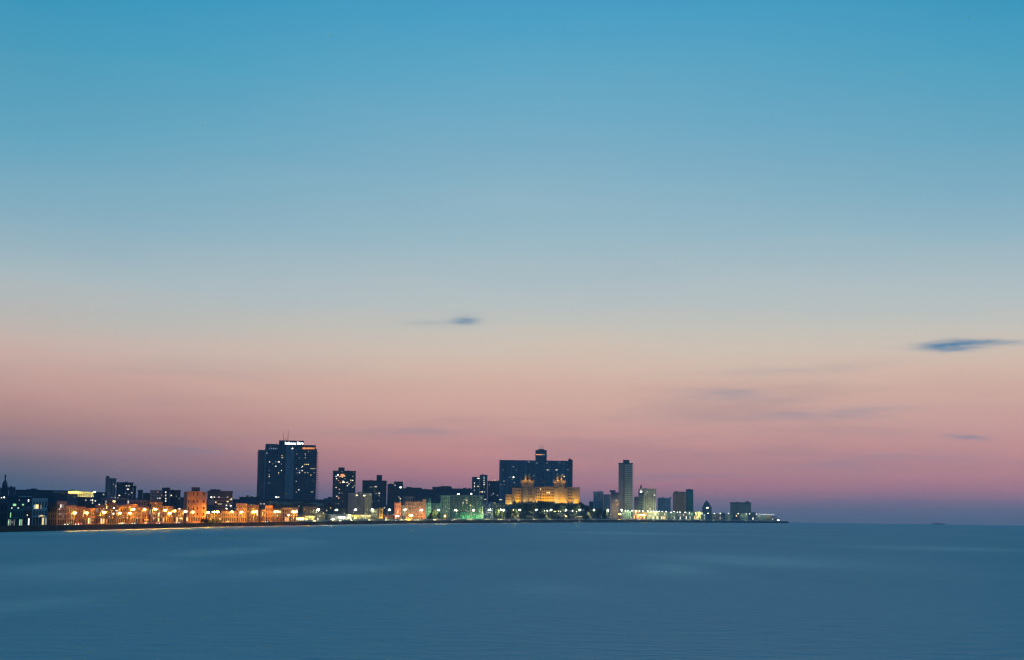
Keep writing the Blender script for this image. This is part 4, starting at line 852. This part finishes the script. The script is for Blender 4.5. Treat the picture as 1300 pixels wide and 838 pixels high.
b.part('restaurant_band', 680.4, 688.6, 576.5, 577.6, LIT['o'], -1.9, .5); b.part('restaurant_band', 689, 691.8, 576.4, 577.2, LIT['d'], -1.9, .5)
b.part('tower_ledge', 679.4, 694.6, 577.8, 579, SLB, -1.6, 14)
b.mast(685.7, 564.6, 570.2, .35, y=8); b.mast(688.8, 564.2, 570.2, .35, y=8); b.part('chimney', 722, 724.6, 582, 583.6, wm('navy'), 0, 3)
S6 = lambda x, y: (630 + x / 11.82, 560 + y / 11.82)
for x, y, kk, w in [(260, 387, 'd', 1.4), (298, 437, 'd', 1.6), (260, 543, 'B', 1.5), (205, 545, 'd', 1.2), (117, 600, 'd', 1.4), (270, 625, 'd', 1.8), (240, 573, 'd', 1), (485, 313, 'd', 1.8), (614, 330, 'd', 1.4), (765, 328, 'd', 1.4), (950, 322, 'd', 1.8), (770, 433, 'w', 2), (795, 433, 'd', 1.6), (905, 433, 'w', 2.6), (1020, 533, 'y', 1.6), (1000, 508, 'y', .8), (565, 520, 'd', 1), (1075, 430, 'd', 1), (100, 437, 'd', .8), (68, 655, 'd', 1.4), (118, 655, 'd', 1)]:
    px, py = S6(x, y); b.wins([(px, py, kk, w * .9, 1)], proud=1.0)
# --- gold-lit hotel
Y = 2410; zb = at(690, 644.5, Y).z
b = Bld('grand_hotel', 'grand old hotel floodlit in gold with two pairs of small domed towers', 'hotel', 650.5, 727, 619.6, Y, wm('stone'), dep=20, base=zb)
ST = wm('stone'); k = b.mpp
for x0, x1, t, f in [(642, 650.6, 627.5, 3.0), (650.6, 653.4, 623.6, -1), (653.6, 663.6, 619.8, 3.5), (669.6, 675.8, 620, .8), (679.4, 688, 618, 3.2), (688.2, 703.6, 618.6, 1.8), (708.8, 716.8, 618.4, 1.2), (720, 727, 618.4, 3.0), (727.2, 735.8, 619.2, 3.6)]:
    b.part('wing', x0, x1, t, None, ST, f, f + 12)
for x0, x1, f in [(663, 720, 2.4), (688, 704, 2.3)]: pass
b.part('cornice', 663.2, 679.2, 618.2, 618.9, wm('cream'), 1.3, 1.5); b.part('cornice', 688, 720.2, 617.6, 618.3, wm('cream'), 2.2, 2.4); b.part('cornice', 727, 736, 618.5, 619.1, wm('cream'), 3.9, 1)
TILE = wall_mat((.10, .06, .05), .8, .4, .3)
bm = bmesh.new()
for x0, x1, y0, y1 in [(651, 727, 617.2, 619.8)]:
    (u0, z1), (u1, z0) = b.uv(x0, y0), b.uv(x1, y1); bm_box(bm, u0, u1, 5, 16, z0 - .5, z1)
mesh_obj('tiled_roof', bm, TILE, b.root)
for x0, x1 in ((660.6, 678.6), (702, 718.8)):
    xc = (x0 + x1) / 2; b.part('tower_base', x0 + 1.5, x1 - 1.5, 613.2, 619, ST, -4, 9)
    b.part('tower_gallery', x0, x1, 609.6, 613.4, ST, -3, 11)
    for q in (xc - 2.9, xc + 2.3):
        bm = bmesh.new(); u = b.uv(q, 605)[0]; z0 = b.uv(q, 610)[1]; z = lambda y: b.uv(q, y)[1]
        bm_lathe(bm, [(1.75 * k, z0 - .3), (1.75 * k, z(604.8)), (2.0 * k, z(604.5)), (1.9 * k, z(603.9)), (1.5 * k, z(603.4)), (1.25 * k, z(602.2)), (.7 * k, z(601)), (.15 * k, z(600.2)), (.1 * k, z(599.2))], 12, (u, 6)); mesh_obj('domed_turret', bm, ST, b.root, True)
        for dq in (-.7, .7): b.part('turret_opening', q + dq - .35, q + dq + .35, 605.4, 608.8, GLASS, -6 + 1.75 * k + .05, .6)
    for q in (x0 + .9, x1 - .9): b.part('pinnacle', q - .6, q + .6, 607.9, 609.8, ST, -4, 2)
    for q in (xc - 5.4, xc + 5): b.light(q, 612.9, 0.2, 330, (1, .50, .03), up=False, fixture=False)
    for q in (xc - 2.9, xc + 2.3): b.light(q, 608.8, -1.6, 700, (1, .52, .04), up=False, fixture=False)
b.mast(682.3, 611.4, 618, .22, 'flagpole', 0)
nwin = 0
for x0, x1, t, f, nc in [(642, 650.6, 627.5, 3.0, 3), (653.6, 663.6, 619.8, 3.5, 4), (669.6, 675.8, 620, .8, 2), (679.4, 688, 618, 3.2, 3), (688.2, 703.6, 618.6, 1.8, 6), (720, 727, 618.4, 3.0, 3), (727.2, 735.8, 619.2, 3.6, 3)]:
    rows = 5 if t < 625 else 3
    for r in range(rows):
        for c in range(nc):
            if nwin >= 100: break
            px = x0 + .5 + (c + .5) * (x1 - x0 - 1) / nc; py = t + 3 + r * (641 - t - 3) / rows
            u, v = b.uv(px, py); ubox('window', b.root, u - .62 * k, u + .62 * k, -f - .05, -f + .3, v - .95 * k, v + .95 * k, WM if rnd.random() > .06 else LIT['y']); nwin += 1
GOLD, WARM = (1, .54, .012), (1, .78, .34)
for q, y, f, e, c in [(646, 645, 6.5, 1500, GOLD), (643, 644, 5.5, 700, WARM), (649.6, 644, 5.5, 800, WARM), (656.5, 643, 7.5, 2400, GOLD), (660, 643, 7.5, 900, GOLD), (665.4, 641.5, 2.5, 450, WARM), (668.2, 641.5, 3, 400, WARM), (673, 641, 4.2, 800, GOLD), (677.4, 641.5, 2.5, 450, WARM), (682, 641, 7, 1700, GOLD), (686, 641, 7, 1000, GOLD), (690.5, 642, 6, 2200, GOLD), (695, 642, 6, 2200, GOLD), (699.5, 642, 6, 2200, GOLD), (703, 642, 6, 1300, GOLD), (706, 643, 2.8, 1100, WARM), (708.4, 643, 3.6, 800, WARM), (711, 643, 5, 1900, GOLD), (715, 643, 5, 1900, GOLD), (718.4, 643, 3, 1100, WARM), (723.5, 643, 7, 1800, GOLD), (728.6, 643, 6, 800, WARM), (732, 643.5, 7.5, 2100, GOLD)]:
    b.light(q, y, f + 2.6, e * FLOOD, c, up=True, angle=50)
# --- right of the hotel
GR = 'towers and slabs right of the hotel'
b = tower('grey apartment slab with mottled dark front, right of the hotel trees', 753.3, 766, 624.4, 2660, 'pale', GR); b.grid(9, 4, 754, 766, 627, 650, .5, .5, .05, 'd')
b = tower('grey slab with pale horizontal balconies, joined to the mottled slab', 766.2, 774.6, 628, 2650, 'grey', GR); b.slabs(8, 766.4, 775, 630, 652, wm('white'), .9, th=.8)
b = tower('plain dull mauve block with a dark saucer-shaped roof, left of the slim tower', 775, 785.4, 627, 2680, 'mauve', GR); b.part('roof_saucer', 774, 781.6, 622.4, 624.8, wm('slate'), -1, 8); b.part('roof_stem', 776, 779.6, 624.8, 627.2, wm('slate'), -2, 5); b.part('roof_slab', 779, 785.4, 625.2, 627.4, wm('navy'), 0, 8); b.slabs(2, 775.2, 785, 650, 656, wm('grey'), .3, 'ledge', .5)
tower('small dark low block just right of the hotel trees', 748, 753.2, 637, 2620, 'slate', GR)
b = tower('slim tall tower standing alone, plain left face and balconied right face', 785.3, 792.2, 588.4, 2800, 'roselit', GR, name='slim_tower', cat='tower block', dep=20)  # rose tone puts warm city light into the left face
b.part('balcony_face', 792.2, 803, 588, None, wall_mat((.36, .34, .30)), .6, 16); b.part('penthouse', 791, 799, 583.8, 588.6, wm('slate'), -2, 9); b.part('crown', 785, 803.6, 587.7, 588.8, wm('slate'), 1, 18)  # warm pale colours carry the light falling on the balconied side
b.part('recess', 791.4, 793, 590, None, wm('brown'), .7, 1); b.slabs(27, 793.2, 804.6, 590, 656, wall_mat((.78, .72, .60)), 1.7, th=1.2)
tower('small dark block between slim tower and yellow-green block', 805.2, 811.4, 632, 2900, 'slate', GR, pent=[(806.4, 809.6, 630.4)])
b = tower('yellow-green lit square block with bright roof lamps and a small turret', 810.6, 833, 620.6, 3000, 'cream', GR); b.part('turret', 812.6, 814.8, 616, 620.8, wm('navy'), -1, 3); b.part('slate_bay', 810.4, 817, 623, None, wm('slate'), .4, .6)  # slate-coloured panel across the left bay
b.grid(9, 5, 818, 832.5, 626, 650, .45, .45, .1, 'yd'); b.wins([(813.8, 624.3, 'B', 2.4, 1.2), (813.9, 622.3, 'w', 1.6, .8), (821.6, 624.6, 'w', 1.6, 1), (830.8, 628.6, 'w', 1.4, 1.4), (830.8, 626, 'd', 1.2, 1)], proud=.5); b.slabs(6, 810.6, 816.8, 628, 650, wm('yellow'), 1.1, th=1)
for q in (818, 826): b.light(q, 655, 30, 9000, (.95, 1, .5), up=False, fixture=False)
b = tower('bluish dark block behind the crowded far lamps', 835, 851.5, 632.4, 3300, 'blue', GR, pent=[(850.4, 852.6, 630.6)]); b.fins(5, 836, 852, 633.5, 650, wm('slate'), .6, .25)
b = tower('brown banded block joined to the teal glass tower', 855, 870.6, 624.5, 3320, 'brown', GR); b.slabs(9, 855.2, 870.4, 627, 649, wm('pink'), 1.2, th=1.3); b.part('left_edge', 854.2, 857, 626, None, wm('salmon'), .6, 10)
b = tower('teal glass tower rising above the brown banded block', 870.8, 880.2, 621.6, 3340, 'glassteal', GR); b.slabs(10, 871, 880, 625, 649, wm('teal'), .8, 'floor_edge', 1.0)
b = Bld('turreted_villa', 'dark villa with a pointed pyramidal roof, behind the far lamps', 'villa', 891.4, 903.4, 644, 3560, wm('slate'), dep=16)
bm = bmesh.new(); cs = [b.uv(x, y) for x, y in ((891, 644), (897, 635.4), (904, 644))]
k = b.mpp
for (x0, x1, y0, y1) in ((891.2, 903.6, 644, 640.4), (893.2, 901.2, 640.4, 637.6)):
    (u0, z0), (u1, z1) = b.uv(x0, y0), b.uv(x1, y1); um = (u0 + u1) / 2; w = (u1 - u0) * .3
    lo = [bm.verts.new(p) for p in ((u0, 0, z0), (u1, 0, z0), (u1, 12, z0), (u0, 12, z0))]; hi = [bm.verts.new(p) for p in ((um - w, 3, z1), (um + w, 3, z1), (um + w, 9, z1), (um - w, 9, z1))]
    for i in range(4): bm.faces.new((lo[i], lo[(i + 1) % 4], hi[(i + 1) % 4], hi[i]))
    bm.faces.new(hi); bm.faces.new(lo[::-1])
mesh_obj('roof', bm, wm('slate'), b.root); b.part('turret', 895.8, 898.2, 635.4, 638, None, -4, 4); b.wins([(898, 644.6, 'B', 2.8, .9)])
b = tower('wide grey-green apartment slab with vertical ribs near the far point', 927, 953.6, 638, 3900, 'conc', GR, pent=[(946.4, 951, 636.4)]); b.fins(10, 927.4, 953.4, 639.6, None, wm('green'), 1.6, .35); b.part('roof_band', 926.8, 953.8, 637.6, 639.4, wm('slate'), 1.8, 3)
tower('small dark block right of the ribbed slab near the far point', 954, 959, 650.6, 3950, 'slate', GR)
FR = 'low houses along the far right seafront'
for lb, x0, x1, top, m, kd, cc, lit in [
    ('grey-green house at the foot of the slim tower', 789, 801, 649.4, 'green', 'd', 4, .1), ('orange-lit low house under the far row of lamps, left of the yellow-green block', 801.3, 811, 647.6, 'salmon', 'o', 4, .2), ('low ochre house with orange forecourt lamps', 811.2, 822, 650.4, 'ochre', 'yo', 4, .25), ('cream house behind the dazzling car headlights', 822.2, 836, 649.8, 'cream', 'yw', 5, .2),
    ('pale house right of the dazzling car headlights', 836.2, 847.5, 650.2, 'cream', 'yw', 5, .15), ('dull green house before the bluish block', 847.7, 857.5, 651, 'green', 'wd', 4, .15), ('grey house with a red door bay before the brown banded block', 857.7, 869.5, 651.2, 'grey', 'wo', 5, .2), ('bright green-lit house before the teal glass tower', 869.7, 880, 649.6, 'green', 'gw', 4, .2),
    ('yellow-lit house right of the teal glass tower', 880.2, 889.4, 649.8, 'yellow', 'yw', 4, .3), ('small blue house next to the yellow-lit house', 889.6, 896, 651.6, 'blue', 'cd', 2, .25), ('grey-brown house under the pointed villa roof', 896.2, 904.5, 652.2, 'grey', 'd', 3, .1), ('dark brown house right of the pointed villa', 904.7, 912.4, 652.8, 'brown', 'wo', 3, .15),
    ('mossy green house midway between villa and ribbed slab', 912.6, 921, 651.2, 'green', 'wd', 3, .12), ('low green house left of the ribbed slab', 921.2, 930, 653, 'green', 'd', 3, .1), ('ochre house at the foot of the ribbed slab', 930.2, 939.6, 652.6, 'ochre', 'yo', 3, .15), ('mossy house at the right foot of the ribbed slab', 939.8, 949, 652.4, 'green', 'wd', 3, .15),
    ('pale house with white lights between ribbed slab and small dark block', 949.2, 957.5, 653.4, 'cream', 'w', 3, .3), ('grey house with tall posts, first of the last four before the point', 958, 965, 654.4, 'grey', 'd', 3, .1), ('green house, second of the last four before the point', 965.2, 972.4, 654.8, 'green', 'd', 3, .1), ('orange-lit house, third of the last four before the point', 972.6, 979, 655, 'ochre', 'o', 2, .4), ('last low grey house at the tip of the far point', 979.2, 985.5, 655.8, 'grey', 'w', 2, .2)]:
    house(lb, x0, x1, top, m, 2, cc, s=26, lit=lit, kinds=kd, group=FR, arcade=False, cat='house', name='seafront_house')
b = Bld('sea_pavilion', 'tiny white-lit pavilion at the very tip of the far point', 'pavilion', 983.5, 990.5, 658.6, shore(990.5) + 16, wm('white'), dep=8, sink=.2); b.wins([(983.8, 660.4, 'w', 1.6, .8), (988, 660.5, 'B', 2.2, 1.2)], proud=.2)
SC.render.engine = 'CYCLES'
cy = SC.cycles
cy.max_bounces = 5; cy.diffuse_bounces = 2; cy.glossy_bounces = 2; cy.transmission_bounces = 2; cy.volume_bounces = 1
cy.sample_clamp_indirect = 2.0; cy.sample_clamp_direct = 0
cy.use_light_tree = True; cy.use_denoising = True
cy.caustics_reflective = False; cy.caustics_refractive = False
cy.use_adaptive_sampling = False
cy.filter_width = 1.3
vs = SC.view_settings; vs.view_transform = 'Standard'; vs.look = 'None'; vs.exposure = 0; vs.gamma = 1; vs.use_curve_mapping = False
SC.display_settings.display_device = 'sRGB'
